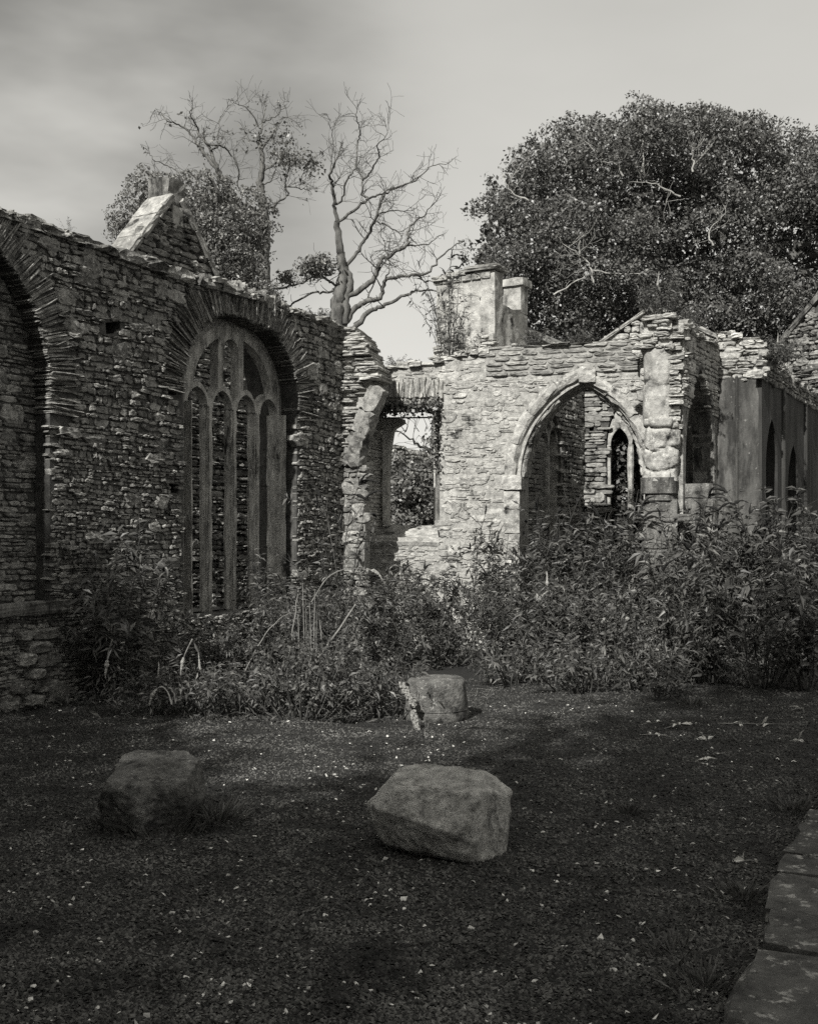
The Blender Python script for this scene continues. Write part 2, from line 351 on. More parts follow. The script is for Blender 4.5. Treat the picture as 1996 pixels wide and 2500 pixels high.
M = dict(
    slate=stone_mat('dark_slate_rubble', 0.06, 0.33, 20, spot=0.4, spot_v=0.42, spot_scale=42, bump=1.0, island=0.5, dark=0.25, fine=85),
    mortar=stone_mat('mortar', 0.03, 0.09, 12, island=0, bump=0.8),
    pale=stone_mat('pale_rubble', 0.17, 0.46, 16, spot=0.3, spot_v=0.56, spot_scale=30, bump=0.9, island=0.28, dark=0.22, fine=80),
    tracery=stone_mat('weathered_tracery', 0.10, 0.46, 10, spot=0.42, spot_v=0.5, spot_scale=40, bump=1.0, island=0.15, dark=0.38, streak=0.35),
    midrubble=stone_mat('grey_rubble', 0.10, 0.30, 12, spot=0.3, spot_v=0.4, spot_scale=20, bump=0.8, island=0.35, dark=0.3),
    litrubble=stone_mat('light_lifted_rubble', 0.30, 0.62, 14, spot=0.2, spot_v=0.7, bump=0.8, island=0.2, dark=0.15),  # rubble lightened in colour to stand in for light missing in the reveal
    palemortar=stone_mat('pale_mortar', 0.16, 0.42, 14, island=0, bump=0.8),
    brick=stone_mat('weathered_brick', 0.13, 0.30, 16, bump=0.6, island=0.22, dark=0.3),
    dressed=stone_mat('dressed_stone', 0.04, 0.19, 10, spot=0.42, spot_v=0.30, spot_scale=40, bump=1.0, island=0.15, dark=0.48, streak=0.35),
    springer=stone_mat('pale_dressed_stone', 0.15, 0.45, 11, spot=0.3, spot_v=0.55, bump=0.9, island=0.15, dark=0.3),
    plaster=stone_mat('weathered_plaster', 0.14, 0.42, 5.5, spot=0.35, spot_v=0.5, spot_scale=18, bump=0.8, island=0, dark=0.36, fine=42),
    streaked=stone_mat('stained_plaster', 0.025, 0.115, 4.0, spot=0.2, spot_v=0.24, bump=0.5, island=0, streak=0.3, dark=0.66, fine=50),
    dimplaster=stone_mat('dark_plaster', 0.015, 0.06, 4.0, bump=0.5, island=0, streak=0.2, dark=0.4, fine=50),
    drum=stone_mat('blotched_drum_stone', 0.04, 0.20, 9, spot=0.45, spot_v=0.34, spot_scale=24, bump=1.0, island=0, dark=0.5, fine=42, bd=0.05),
    gable=stone_mat('gable_rubble', 0.05, 0.24, 10, spot=0.4, spot_v=0.34, spot_scale=14, bump=0.8, island=0.5, dark=0.3),
    coping=stone_mat('coping_slab', 0.10, 0.32, 9, spot=0.3, spot_v=0.5, spot_scale=20, bump=0.6, island=0.25, dark=0.3),
    rock=stone_mat('boulder_stone', 0.16, 0.54, 11, spot=0.42, spot_v=0.5, spot_scale=46, bump=1.0, island=0, dark=0.32, fine=42, bd=0.045),
    ground=stone_mat('gravel_bed', 0.008, 0.028, 60, spot=0.1, spot_v=0.10, spot_scale=160, bump=1.0, island=0, fine=150),
    pebble=stone_mat('gravel_chips', 0.010, 0.082, 2.2, bump=0, island=0.8),
    chip=stone_mat('pale_chip', 0.30, 0.5, 40, bump=0, island=0.4),
    paving=stone_mat('worn_paving', 0.02, 0.09, 7, spot=0.5, spot_v=0.26, spot_scale=13, bump=1.0, island=0.3, dark=0.4, fine=45),
    darkrock=stone_mat('dark_mossy_stone', 0.02, 0.19, 12, spot=0.4, spot_v=0.26, spot_scale=40, bump=1.0, island=0, dark=0.45, fine=42, bd=0.06),
    bark=stone_mat('pale_bark', 0.03, 0.15, 9, bump=0.8, island=0, streak=0.3),
    palebark=stone_mat('pale_limb', 0.16, 0.34, 9, bump=0.6, island=0, streak=0.3),
    darkbark=stone_mat('dark_bark', 0.04, 0.13, 8, bump=0.8, island=0, streak=0.3),
    field=stone_mat('rough_grass_field', 0.03, 0.08, 20, bump=0.6, island=0),
    stem=stone_mat('shrub_stem', 0.02, 0.07, 20, bump=0, island=0.4),
    straw=stone_mat('dry_stem', 0.07, 0.20, 20, bump=0, island=0.3),
    spike=stone_mat('spent_flower', 0.008, 0.022, 90, bump=0.8, island=0.3, fine=160),
    palespike=stone_mat('pale_flower', 0.14, 0.38, 90, bump=0.8, island=0.2, fine=160),
    ever=leaf_mat('evergreen_leaf', 0.045, 0.15, 0.15, 0.42, 0.45),
    ivy=leaf_mat('ivy_leaf', 0.06, 0.26, 0.25, 0.45, 0.4),
    budd=leaf_mat('buddleia_leaf', 0.03, 0.17, 0.25, 0.5, 0.35),
    weed=leaf_mat('weed_leaf', 0.05, 0.14, 0.3, 0.55, 0.3),
    dry=leaf_mat('dead_leaf', 0.4, 0.75, 0.2, 0.6, 0.3),
    iron=stone_mat('rusted_iron', 0.02, 0.05, 20, bump=0.3, island=0),
)

# ------------------------------------------------------------------ the setting
gm = MB(); S = 900.0
gm.add([(-S, -S, -0.02), (S, -S, -0.02), (S, S, -0.02), (-S, S, -0.02)], [(0, 1, 2, 3)])
tag(gm.build('ground', M['field']), 'rough ground reaching away beyond the ruin', kind='structure')
nx, ny = 230, 260
gx, gy = np.meshgrid(np.linspace(-9, 9, nx), np.linspace(-1, 19, ny))
P0 = np.stack([gx, gy, gx * 0], -1)
gz = 0.022 * fbm(P0, 0.9, 5, 3) + 0.018 * fbm(P0, 5, 9, 3) + 0.01
gm = MB(); i = np.arange(ny - 1)[:, None] * nx + np.arange(nx - 1)[None]
gm.add(np.stack([gx, gy, gz], -1).reshape(-1, 3), np.stack([i, i + 1, i + nx + 1, i + nx], -1).reshape(-1, 4))
tag(gm.build('courtyard', M['ground'], smooth=True), 'dark gravel floor of the ruined court', kind='structure')
def ground_z(x, y):
    p = np.stack([x, y, np.zeros_like(x)], -1); return 0.022 * fbm(p, 0.9, 5, 3) + 0.018 * fbm(p, 5, 9, 3) + 0.01

def chips(n, size, mat, name, label, ymax, power=1.0, flat=0.75):
    Y = 3.2 + (ymax - 3.2) * rng.random(n) ** power; X = rng.uniform(-0.42, 0.42, n) * Y
    s = size * rng.uniform(0.5, 1.5, n); Z = ground_z(X, Y)
    o = np.array([(1, 0, 0), (0, 1, 0), (-1, 0, 0), (0, -1, 0), (0, 0, 1), (0, 0, -1)], float)
    J = o[None] * rng.uniform(0.6, 1.35, (n, 6, 1)) + rng.normal(0, 0.18, (n, 6, 3))
    a = rng.uniform(0, 6.3, n); c, si = np.cos(a)[:, None], np.sin(a)[:, None]
    tl = rng.normal(0, 0.35, (n, 2))
    x = J[..., 0] * 1.3 * c - J[..., 1] * si; y = J[..., 0] * 1.3 * si + J[..., 1] * c; z = J[..., 2] * flat + x * tl[:, :1] + y * tl[:, 1:]
    V = np.stack([x, y, z], -1) * s[:, None, None] + np.stack([X, Y, Z + s * 0.15], -1)[:, None]
    t = np.array([(0, 1, 4), (1, 2, 4), (2, 3, 4), (3, 0, 4), (1, 0, 5), (2, 1, 5), (3, 2, 5), (0, 3, 5)])
    mb = MB(); mb.add(V.reshape(-1, 3), (t[None] + (np.arange(n) * 6)[:, None, None]).reshape(-1, 3))
    tag(mb.build(name, mat), label, kind='stuff')
chips(170000, 0.0066, M['pebble'], 'gravel', 'dark angular gravel spread over the court', 11.5, 1.35)
chips(1300, 0.0085, M['chip'], 'pale_gravel', 'pale chips scattered through the dark gravel', 10.0, 1.3, 0.5)

# paved walk along the right, its near edge raised above the gravel
pw = Wall(1.075, 3.606, 0.496, 1.0)
walk = thing('paved_walk', 'worn raised stone paving with lichen blotches at lower right', 'paving', (1.5, 3.8, 0))
pv = MB(); u = -2.6
while u < 9.5:
    L = rng.uniform(0.25, 0.7); w = rng.uniform(-0.05, 0.07)
    while w < 2.4:
        W = rng.uniform(0.5, 0.95)
        c = pw.P(u + L / 2, 0.03 + rng.uniform(-0.006, 0.008), w + W / 2)
        tl_ = np.array([0, 0, 1.0]) + 0.025 * rng.normal(0, 1, 3); block(pv, c, pw.d + 0.05 * rng.normal() * pw.n, pw.n, tl_, (L / 2 * 0.98, W / 2 * 0.98, 0.05), 0.028, 0.10, 4); w += W
    u += L
pv.build('slab', M['paving'], walk)

# ------------------------------------------------------------------ the long rubble wall on the left with the four-light window
LW = Wall(-3.52, 9.35, 0.57, 1.0)
VU, VO = 2.28, 4.34                        # the window opening along the wall
SPR, RISE, SILL = 3.19, 0.86, 0.70
top = LW.poly([(20, 512), (58, 523), (100, 540), (160, 560), (200, 576), (278, 604), (350, 632), (430, 660), (535, 690), (620, 716), (703, 746), (780, 770), (813, 782), (837, 800)])
outl = [(-8.5, 0), (5.40, 0), (5.40, top[-1][1])] + top[::-1] + [(-1.5, 4.5), (-3, 4.3), (-5, 4.55), (-8.5, 4.4)]
wo = [(VU, SILL)] + [(VU, SPR)] + arch_pts(VU, VO, SPR, RISE)[1:-1] + [(VO, SPR), (VO, SILL)]
niche = [(-1.3, 0.95), (0.48, 0.95), (0.48, 2.9)] + arch_pts(-1.3, 0.48, 2.9, 1.33)[::-1][1:-1] + [(-1.3, 2.9)]
put = [LW.poly(q) for q in ([(260, 787), (296, 785), (296, 812), (262, 815)], [(412, 935), (432, 937), (432, 965), (412, 963)], [(415, 1180), (440, 1183), (438, 1205), (418, 1203)], [(640, 890 - 0), (641, 890), (641, 891), (640, 891)])][:3]
lw = thing('rubble_wall', 'long dark slate rubble wall on the left pierced by a tall traceried window', 'wall', (-1.5, 11.9, 0))
mb = MB(); slab(mb, LW, outl, [wo, niche] + put, -0.012, -0.75)
slab(mb, LW, [(-1.5, 0.8), (0.6, 0.8), (0.6, 4.3), (-1.5, 4.3)], [], -0.22, -0.70)
for q in put: slab(mb, LW, [(q[0][0] - .05, q[2][1] - .05), (q[1][0] + .05, q[2][1] - .05), (q[1][0] + .05, q[0][1] + .05), (q[0][0] - .05, q[0][1] + .05)], [], -0.30, -0.42)
mb.build('core', M['mortar'], lw)
vz = [(VU - 0.02, SPR - 0.25)] + arch_pts(VU - 0.02, VO + 0.02, SPR, RISE)
ring_o = [(VU - 0.12, SPR - .2)] + arch_pts(VU - 0.30, VO + 0.32, SPR - 0.02, RISE + 0.26) + [(VO + 0.1, SPR - .2)]
nring = [(-1.5, 2.6)] + arch_pts(-1.5, 0.80, 2.7, 1.68) + [(0.6, 2.6)]
mb = MB()
stones(mb, LW, outl, [wo, ring_o, niche, nring] + put, box=(-2.2, 5.42, 0.0, 2.3), hrow=(0.020, 0.056), wid=(0.04, 0.14), prot=(-0.013, 0.028), big=0.015, jit=0.17, wob=0.06)
stones(mb, LW, outl, [wo, ring_o, niche, nring] + put, box=(-2.2, 5.42, 2.3, 4.5), hrow=(0.026, 0.085), wid=(0.05, 0.19), prot=(-0.013, 0.032), big=0.03, jit=0.16, wob=0.04)
stones(mb, LW, [(-1.4, 0.95), (0.5, 0.95), (0.5, 4.25), (-1.4, 4.25)], [], w=-0.22, hrow=(0.03, 0.08), wid=(0.07, 0.25), prot=(0.01, 0.04))
for q in [LW.poly([(46, 1515), (110, 1515), (128, 1600), (110, 1720), (46, 1720)])]: stones(mb, LW, q, [], w=0.03, hrow=(0.10, 0.15), wid=(0.14, 0.3), prot=(0.03, 0.06), big=0)
mb.build('masonry', M['slate'], lw)
mb = MB(); capping(mb, LW, [(u, z - 0.07) for u, z in [(-2.5, 4.42)] + top], 0.7, (0.025, 0.07)); mb.build('wall_cap', M['slate'], lw)
mb = MB(); radial(mb, LW, [(VU - 0.02, SPR - 0.12)] + arch_pts(VU - 0.01, VO + 0.01, SPR, RISE)[1:-1:3] + [(VO + 0.02, SPR - 0.2)], (0.22, 0.42), (0.010, 0.025), 0.016, -0.32)
mb.build('relieving_arch', M['slate'], lw)
mb = MB(); radial(mb, LW, arch_pts(-1.3, 0.48, 2.9, 1.33)[1:-1:2] + [(0.48, 2.7)], (0.24, 0.40), (0.012, 0.028), 0.016, -0.24)
mb.build('niche_arch', M['slate'], lw)
mb = MB(); a = LW.uz(30, 1480); b_ = LW.uz(132, 1478)
block(mb, LW.P((a[0] + b_[0]) / 2 - 0.2, a[1] - 0.03, 0.0), LW.d, LW.n, np.array([0, 0, 1.0]), (0.55, 0.10, 0.055), 0.05, 0.1, 4)
mb.build('niche_sill', M['dressed'], lw)

# tracery: jambs, three mullions, the pierced head
win = MB()
W0, W1 = -0.24, -0.41
TU, TO = LW.uz(452, 1000, W0)[0], VO - 0.03
def prism(mb, wall, prof, u, z0, z1):
    n = len(prof); U = np.array([u + p[0] for p in prof]); Wd = np.array([p[1] for p in prof])
    zz = np.linspace(z0, z1, max(2, int((z1 - z0) / 0.14))); V = []
    for z in zz: V.append(wall.P(U + rng.normal(0, 0.0045, n), z, Wd + rng.normal(0, 0.0045, n)))
    i = np.arange(len(zz) - 1)[:, None] * n; j = np.arange(n)[None]; j2 = (j + 1) % n
    mb.add(np.concatenate(V), np.stack([i + j, i + j2, i + n + j2, i + n + j], -1).reshape(-1, 4))
half = [(0.018, 0.0), (0.030, -0.008), (0.024, -0.026), (0.040, -0.034), (0.036, -0.052), (0.056, -0.064), (0.056, -0.100), (0.036, -0.112), (0.040, -0.128), (0.022, -0.136), (0.028, -0.150), (0.018, -0.158)]
half = [(a * 0.82, b) for a, b in half]; prof = [(a, b + W0) for a, b in half] + [(-a, b + W0) for a, b in half[::-1]]
HS = 3.03                                  # springing of the small heads
lights = np.linspace(TU, TO, 5)
trac = MB()
head = [(TO - 0.005, HS)]
for k in (3, 2, 1, 0):
    a, b_ = lights[k] + 0.048, lights[k + 1] - 0.048
    head += [(b_, HS)] + [(u, z) for u, z in arch_pts(a, b_, HS, (b_ - a) * 0.60, 9)[::-1][1:-1]] + [(a, HS)]
head += [(TU + 0.005, HS)]
oa = arch_pts(TU + 0.005, TO - 0.005, SPR - 0.03, RISE - 0.01, 12)
outer = head + oa
ia = arch_pts(TU + 0.14, TO - 0.14, SPR - 0.02, RISE - 0.15, 20)
def az(u): return float(np.interp(u, [p[0] for p in ia], [p[1] for p in ia]))
def spand(u):
    k = int(np.clip((u - TU) / ((TO - TU) / 4), 0, 3.999)); a, b_ = lights[k] + 0.048, lights[k + 1] - 0.048
    zz = arch_pts(a, b_, HS, (b_ - a) * 0.60, 9); return float(np.interp(u, [p[0] for p in zz], [p[1] for p in zz], left=HS + .03, right=HS + .03)) + 0.065
holes = []
um = (TU + TO) / 2
for (a, b_) in ((TU + 0.15, um - 0.30), (um - 0.21, um + 0.07), (um + 0.16, TO - 0.17)):
    us = np.linspace(a, b_, 9)
    lo = [(u, spand(u)) for u in us]; hi = [(u, max(spand(u) + 0.02, az(u))) for u in us[::-1]]
    if (a + b_) / 2 > um - 0.2 and a < um:                   # the middle panel has a small rounded head
        c, r_ = (a + b_) / 2, (b_ - a) / 2; zt = az(c) - 0.17
        hi = [(c + r_ * math.cos(t), zt + r_ * math.sin(t)) for t in np.linspace(0, math.pi, 9)]
    holes.append(lo + hi)
inf = [(TU, SILL)] + [(TU, SPR - 0.03)] + oa[1:-1] + [(TO, SPR - 0.03), (TO, SILL)]
mb = MB(); slab(mb, LW, [(VU - .1, SILL - .1), (VU - .1, SPR + RISE + .1), (VO + .1, SPR + RISE + .1), (VO + .1, SILL - .1)], [inf], W0 - 0.01, W1 + 0.02); mb.build('infill', M['slate'], lw)
slab(trac, LW, outer, holes, W0 - 0.01, W0 - 0.13)
wn = tag(trac.build('window_tracery', M['tracery'], lw), 'pierced stone window head over four narrow lights')
md = wn.modifiers.new('bevel', 'BEVEL'); md.width = 0.032; md.segments = 2; md.limit_method = 'ANGLE'; md.angle_limit = R(40)
for k in (1, 2, 3):
    mm = MB(); prism(mm, LW, prof, lights[k], SILL - 0.02, HS); o = mm.build('mullion', M['tracery'], wn, origin=lw['_o'])
for s, u in ((1, TU), (-1, TO)):
    jm = MB(); prism(jm, LW, [(0, W0 + 0.09), (s * 0.03, W0 + 0.075), (s * 0.03, W0 + 0.02), (s * 0.075, W0 - 0.05), (s * 0.075, W0 - 0.12), (s * 0.05, W1), (0, W1)][::s], u + s * 0.002, SILL, HS + 0.02); jm.build('jamb', M['tracery'], wn, origin=lw['_o'])
mb = MB()
for k in range(4):
    block(mb, LW.P((lights[k] + lights[k + 1]) / 2, SILL - 0.06, -0.34), LW.d, LW.n, np.array([0, 0, 1.0]), ((lights[1] - lights[0]) / 2 * 0.99, 0.30, 0.055), 0.03, 0.08, 3)
mb.build('window_sill', M['springer'], wn, origin=lw['_o'])
mb = MB()
for zz in (1.42, 2.18): mb = MB(); tube(mb, LW.P(np.linspace(TU, TO, 3), zz, -0.42), [0.012] * 3, 6); mb.build('window_bar', M['iron'], wn, origin=lw['_o'])

# ------------------------------------------------------------------ stub of the cross arch at the wall's far end
AW = Wall(-0.95, 14.02, 1.0, -0.29)
st = thing('arch_stub', 'broken arch springer of big dressed blocks under a ragged slate wall end', 'ruined arch', (-0.7, 14.0, 0))
so = AW.poly([(832, 1135), (832, 798), (846, 806), (868, 836), (884, 862), (897, 893), (905, 935), (893, 955), (875, 990), (862, 1030), (850, 1080), (842, 1135)])
mb = MB(); slab(mb, AW, so, [], -0.03, -0.24); mb.build('core', M['palemortar'], st)
mb = MB(); stones(mb, AW, so, [], hrow=(0.025, 0.06), wid=(0.12, 0.34), prot=(0.02, 0.07), big=0.0)
edge = AW.poly([(843, 803), (868, 836), (884, 862), (897, 893), (903, 930)])
for a, b_ in zip(edge[:-1], edge[1:]):
    for t in np.linspace(0, 1, 7, endpoint=False):
        u = a[0] + (b_[0] - a[0]) * t; z = a[1] + (b_[1] - a[1]) * t; L = rng.uniform(0.10, 0.2)
        block(mb, AW.P(u - L * 0.4 + rng.uniform(0, 0.08), z, -0.2), AW.d, AW.n, np.array([0, 0, 1.0]), (L, rng.uniform(0.15, 0.3), rng.uniform(0.012, 0.026)), 0.05, 0.1, 3)
mb.build('masonry', M['pale'], st)
mb = MB(); Z = np.array([0, 0, 1.0])
for (cx, cy, hw, hl, ang) in ((908, 975, 0.105, 0.17, 62), (888, 1030, 0.11, 0.15, 68), (871, 1077, 0.115, 0.13, 76), (862, 1117, 0.115, 0.12, 84)):
    c = AW.uz(cx, cy); a = R(ang); A = AW.d * math.cos(a) + Z * math.sin(a); B = -AW.d * math.sin(a) + Z * math.cos(a)
    block(mb, AW.P(c[0], c[1], -0.08), A, B, AW.n, (hl, hw, 0.15), 0.10, 0.3, 4)
mb.build('springer', M['midrubble'], st)
mb = MB()
rq = AW.poly([(833, 1560), (888, 1560), (887, 1400), (890, 1290), (886, 1210), (894, 1180), (893, 1135), (834, 1135)]); rq[0] = (rq[0][0], 0.0); rq[1] = (rq[1][0], 0.0)
slab(mb, AW, rq, [], -0.02, -0.24); stones(mb, AW, rq, [], hrow=(0.05, 0.15), wid=(0.10, 0.26), prot=(-0.005, 0.045), big=0.05, jit=0.12)
mb.build('respond', M['slate'], st)

# ------------------------------------------------------------------ the sunlit cross wall: square opening and pointed arch
FW = Wall(-0.55, 14.8, 1.0, -0.29)
fw = thing('cross_wall', 'sunlit pale rubble wall with a square window opening and a pointed archway', 'wall', (1.5, 14.3, 0))
ftop = FW.poly([(860, 912), (905, 905), (1000, 893), (1060, 890), (1075, 882), (1120, 868), (1185, 858), (1190, 853), (1380, 842), (1590, 830)])
ue = FW.uz(1628, 1300)[0]; fo = [(-0.5, 0), (ue, 0), (ue, ftop[-1][1])] + ftop[::-1] + [(-0.5, ftop[0][1])]
ow = FW.poly([(886, 1312), (1073, 1312), (1073, 985), (886, 990)])
au, bu, zs = FW.uz(1270, 1161)[0], FW.uz(1572, 1161)[0], 2.35
arch_rise = FW.uz(1430, 935)[1] - zs
gate = [(au, 0.02), (bu, 0.02), (bu, zs)] + arch_pts(au, bu, zs, arch_rise, 16)[::-1][1:-1] + [(au, zs)]
ringo = arch_pts(au - 0.26, bu + 0.1, zs - 0.02, arch_rise + 0.20, 16)
ringh = [(au - 0.24, 0), (bu + 0.2, 0)] + ringo[::-1]
vous = FW.poly([(885, 992), (1085, 990), (1080, 925), (892, 925)])
mb = MB(); slab(mb, FW, fo, [ow, gate], -0.004, -0.62); mb.build('core', M['palemortar'], fw)
par = FW.poly([(1186, 918), (1186, 856), (1380, 844), (1590, 832), (1590, 900), (1500, 908), (1300, 916)])
mb = MB(); stones(mb, FW, fo, [ow, ringh, vous, par], hrow=(0.022, 0.085), wid=(0.05, 0.24), prot=(-0.010, 0.016), big=0.03, jit=0.16, wob=0.07)
mb.build('masonry', M['pale'], fw)
mb = MB(); capping(mb, FW, ftop[:7], 0.55, (0.02, 0.05)); mb.build('wall_cap', M['pale'], fw)
mb = MB(); slab(mb, FW, par, [], 0.012, -0.2)
stones(mb, FW, par, [], hrow=(0.062, 0.072), wid=(0.18, 0.30), prot=(0.02, 0.034), big=0, jit=0.05, wob=0.004, gap=0.009, w=0.005)
cop = [FW.uz(x, y) for x, y in ((1190, 853), (1380, 842), (1590, 830))]
capping(mb, FW, cop, 0.4, (0.008, 0.016), (0.3, 0.5), 0.04)
mb.build('brick_parapet', M['brick'], fw)
mb = MB(); lt = [FW.uz(890, 975), FW.uz(980, 971), FW.uz(1078, 970)]
radial(mb, FW, lt, (0.20, 0.30), (0.02, 0.05), 0.03, -0.5); mb.build('flat_arch', M['pale'], fw)
# window reveal: splayed rubble jamb, sloping sill, a surviving piece of inner frame
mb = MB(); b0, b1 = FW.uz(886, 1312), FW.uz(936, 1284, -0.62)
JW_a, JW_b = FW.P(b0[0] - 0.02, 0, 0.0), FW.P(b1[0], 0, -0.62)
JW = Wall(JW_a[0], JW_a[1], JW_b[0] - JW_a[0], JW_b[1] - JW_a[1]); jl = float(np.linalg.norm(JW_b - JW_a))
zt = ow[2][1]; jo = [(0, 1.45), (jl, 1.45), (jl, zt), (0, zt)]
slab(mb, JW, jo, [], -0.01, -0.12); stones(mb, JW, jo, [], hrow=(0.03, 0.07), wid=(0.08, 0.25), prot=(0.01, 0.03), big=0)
mb.build('window_reveal', M['litrubble'], fw)
mb = MB(); ca, cb_ = FW.uz(886, 1322), FW.uz(1073, 1322); da, db = FW.uz(930, 1282, -0.62), FW.uz(1066, 1282, -0.62)
uu = np.linspace(0, 1, 14); rows = []
for t in np.linspace(0, 1, 7):
    u = (ca[0] + (cb_[0] - ca[0]) * uu) * (1 - t) + (da[0] + (db[0] - da[0]) * uu) * t
    rows.append(FW.P(u, ca[1] * (1 - t) + da[1] * t + rng.normal(0, 0.008, 14), 0.03 - 0.65 * t))
i = np.arange(6)[:, None] * 14 + np.arange(13)[None]
mb.add(np.concatenate(rows), np.stack([i, i + 1, i + 15, i + 14], -1).reshape(-1, 4))
sl = mb.build('window_sill', M['springer'], fw); sl.modifiers.new('thick', 'SOLIDIFY').thickness = 0.06
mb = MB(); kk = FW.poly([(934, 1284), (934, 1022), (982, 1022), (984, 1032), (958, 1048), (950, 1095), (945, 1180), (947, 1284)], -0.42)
slab(mb, FW, kk, [], -0.42, -0.56); o = mb.build('window_frame', M['litrubble'], fw); o.modifiers.new('b', 'BEVEL').width = 0.02
mb = MB(); k2 = FW.poly([(1062, 1300), (1062, 1150), (1068, 1130), (1072, 1020), (1080, 1020), (1080, 1300)], -0.5)
slab(mb, FW, k2, [], -0.5, -0.62); mb.build('window_frame', M['dressed'], fw)
mb = MB(); tube(mb, [FW.P(*FW.uz(880, 1021, -0.55), -0.55), FW.P(*FW.uz(1080, 1019, -0.55), -0.55)], [0.012, 0.012], 6); mb.build('window_bar', M['iron'], fw)
# the pointed arch: two orders of big worn blocks, capitals and jambs
def ring(mb, wall, pts, n, hw, w0, w1, r=0.05, rnd=0.22, skip=()):
    Pp = smooth_path(pts, 6); seg = np.linalg.norm(np.diff(Pp, axis=0), axis=1); Ss = np.concatenate([[0], np.cumsum(seg)])
    ed = np.linspace(0, Ss[-1], n + 1); ed[1:-1] += rng.normal(0, Ss[-1] / n * 0.10, n - 1)
    for k in range(n):
        if k in skip: continue
        m = 5; V = []
        ss = np.linspace(ed[k] + 0.004, ed[k + 1] - 0.004, m)
        C = np.stack([np.interp(ss, Ss, Pp[:, q]) for q in (0, 1)], -1); tg = np.gradient(C, axis=0); tg /= np.linalg.norm(tg, axis=1)[:, None]; nr = np.stack([-tg[:, 1], tg[:, 0]], -1)
        loop = [(-1, -0.72), (-0.72, 0.0), (-0.35, 0.35), (0.3, 0.4), (0.75, 0.1), (1, -0.3)]
        dw = rng.normal(0, 0.012); hk = hw * rng.uniform(0.92, 1.1); ll = []
        for a in range(m):
            e = 0.93 if a in (0, m - 1) else 1.0
            for (q, f) in loop + [(1, None), (-1, None)]:
                p = C[a] + nr[a] * hk * q * e + rng.normal(0, 0.006, 2); w = w1 if f is None else w0 + dw + (f - 0.2) * hk * 0.8 * e + rng.normal(0, 0.006)
                V.append(wall.P(p[0], p[1], w))
        L = len(loop) + 2; V = np.array(V)
        i = np.arange(m - 1)[:, None] * L; j = np.arange(L)[None]; j2 = (j + 1) % L
        q = np.stack([i + j, i + j2, i + L + j2, i + L + j], -1).reshape(-1, 4)
        tr = np.array([(0, a, a + 1) for a in range(1, L - 1)]); mb.add(V, q, tr[:, ::-1], tr + (m - 1) * L)
ac = arch_pts(au - 0.13, bu + 0.075, zs, arch_rise + 0.12, 14)
mb = MB(); ring(mb, FW, ac[:15], 4, 0.085, 0.06, -0.3); ring(mb, FW, ac[13:], 4, 0.075, 0.06, -0.3)
mb.build('arch_ring', M['springer'], fw)
ac = arch_pts(au - 0.01, bu + 0.0, zs, arch_rise + 0.0, 14)
mb = MB(); ring(mb, FW, ac[:13], 6, 0.075, -0.05, -0.45, skip=(5,)); mb.build('inner_arch_ring', M['springer'], fw)
mb = MB(); ring(mb, FW, ac[15:], 6, 0.06, -0.07, -0.45)
mb.build('inner_arch_ring', M['springer'], fw)
mb = MB(); kx = FW.uz(1433, 916); block(mb, FW.P(kx[0], kx[1], -0.1), FW.d, FW.n, Z, (0.115, 0.2, 0.10), 0.05, 0.2, 4)
mb.build('keystone', M['springer'], fw)
mb = MB()
a, b_ = FW.uz(1228, 1196), FW.uz(1275, 1160); block(mb, FW.P((a[0] + b_[0]) / 2, (a[1] + b_[1]) / 2, -0.15), FW.d, FW.n, Z, ((b_[0] - a[0]) / 2, 0.24, (b_[1] - a[1]) / 2), 0.03, 0.12, 4)
zz = a[1] - 0.01
while zz > 0.1:
    h = rng.uniform(0.22, 0.36); block(mb, FW.P((a[0] + b_[0]) / 2 - 0.01, zz - h / 2, -0.17), FW.d, FW.n, Z, ((b_[0] - a[0]) / 2 - 0.02, 0.23, h / 2 * 0.985), 0.025, 0.12, 4)
    zz -= h
mb.build('arch_jamb', M['springer'], fw)
mb = MB(); zz = a[1]
while zz > 0.1:
    h = rng.uniform(0.22, 0.36); block(mb, FW.P(bu + 0.09, zz - h / 2, -0.17), FW.d, FW.n, Z, (0.1, 0.23, h / 2 * 0.985), 0.025, 0.12, 4); zz -= h
mb.build('arch_jamb', M['springer'], fw)

# ------------------------------------------------------------------ the tall pier between the archway and the dark arcade
pc = px3(1606, 1300, 13.15); PW = Wall(pc[0], pc[1], 1.0, -0.29)
pier = thing('stone_pier', 'tall lit pier of lumpy plastered blocks crowned with loose slates', 'pier', (pc[0], pc[1], 0))
def worley(U, V, cu, cv, seed):
    a, b = U / cu, V / cv; i, j = np.floor(a).astype(int), np.floor(b).astype(int); d1 = np.full(U.shape, 9.0); d2 = d1.copy(); idv = np.zeros(U.shape)
    for di in (-1, 0, 1):
        for dj in (-1, 0, 1):
            q = np.stack([i + di, j + dj, np.full(i.shape, seed)], -1).astype(float)
            ox, oy, r = vnoise(q, 1.0, seed), vnoise(q, 1.0, seed + 1), vnoise(q, 1.0, seed + 2)
            d = np.hypot(i + di + 0.15 + 0.7 * ox - a, j + dj + 0.15 + 0.7 * oy - b)
            n = d < d1; d2 = np.where(n, d1, np.minimum(d2, d)); idv = np.where(n, r, idv); d1 = np.where(n, d, d1)
    return d2 - d1, idv
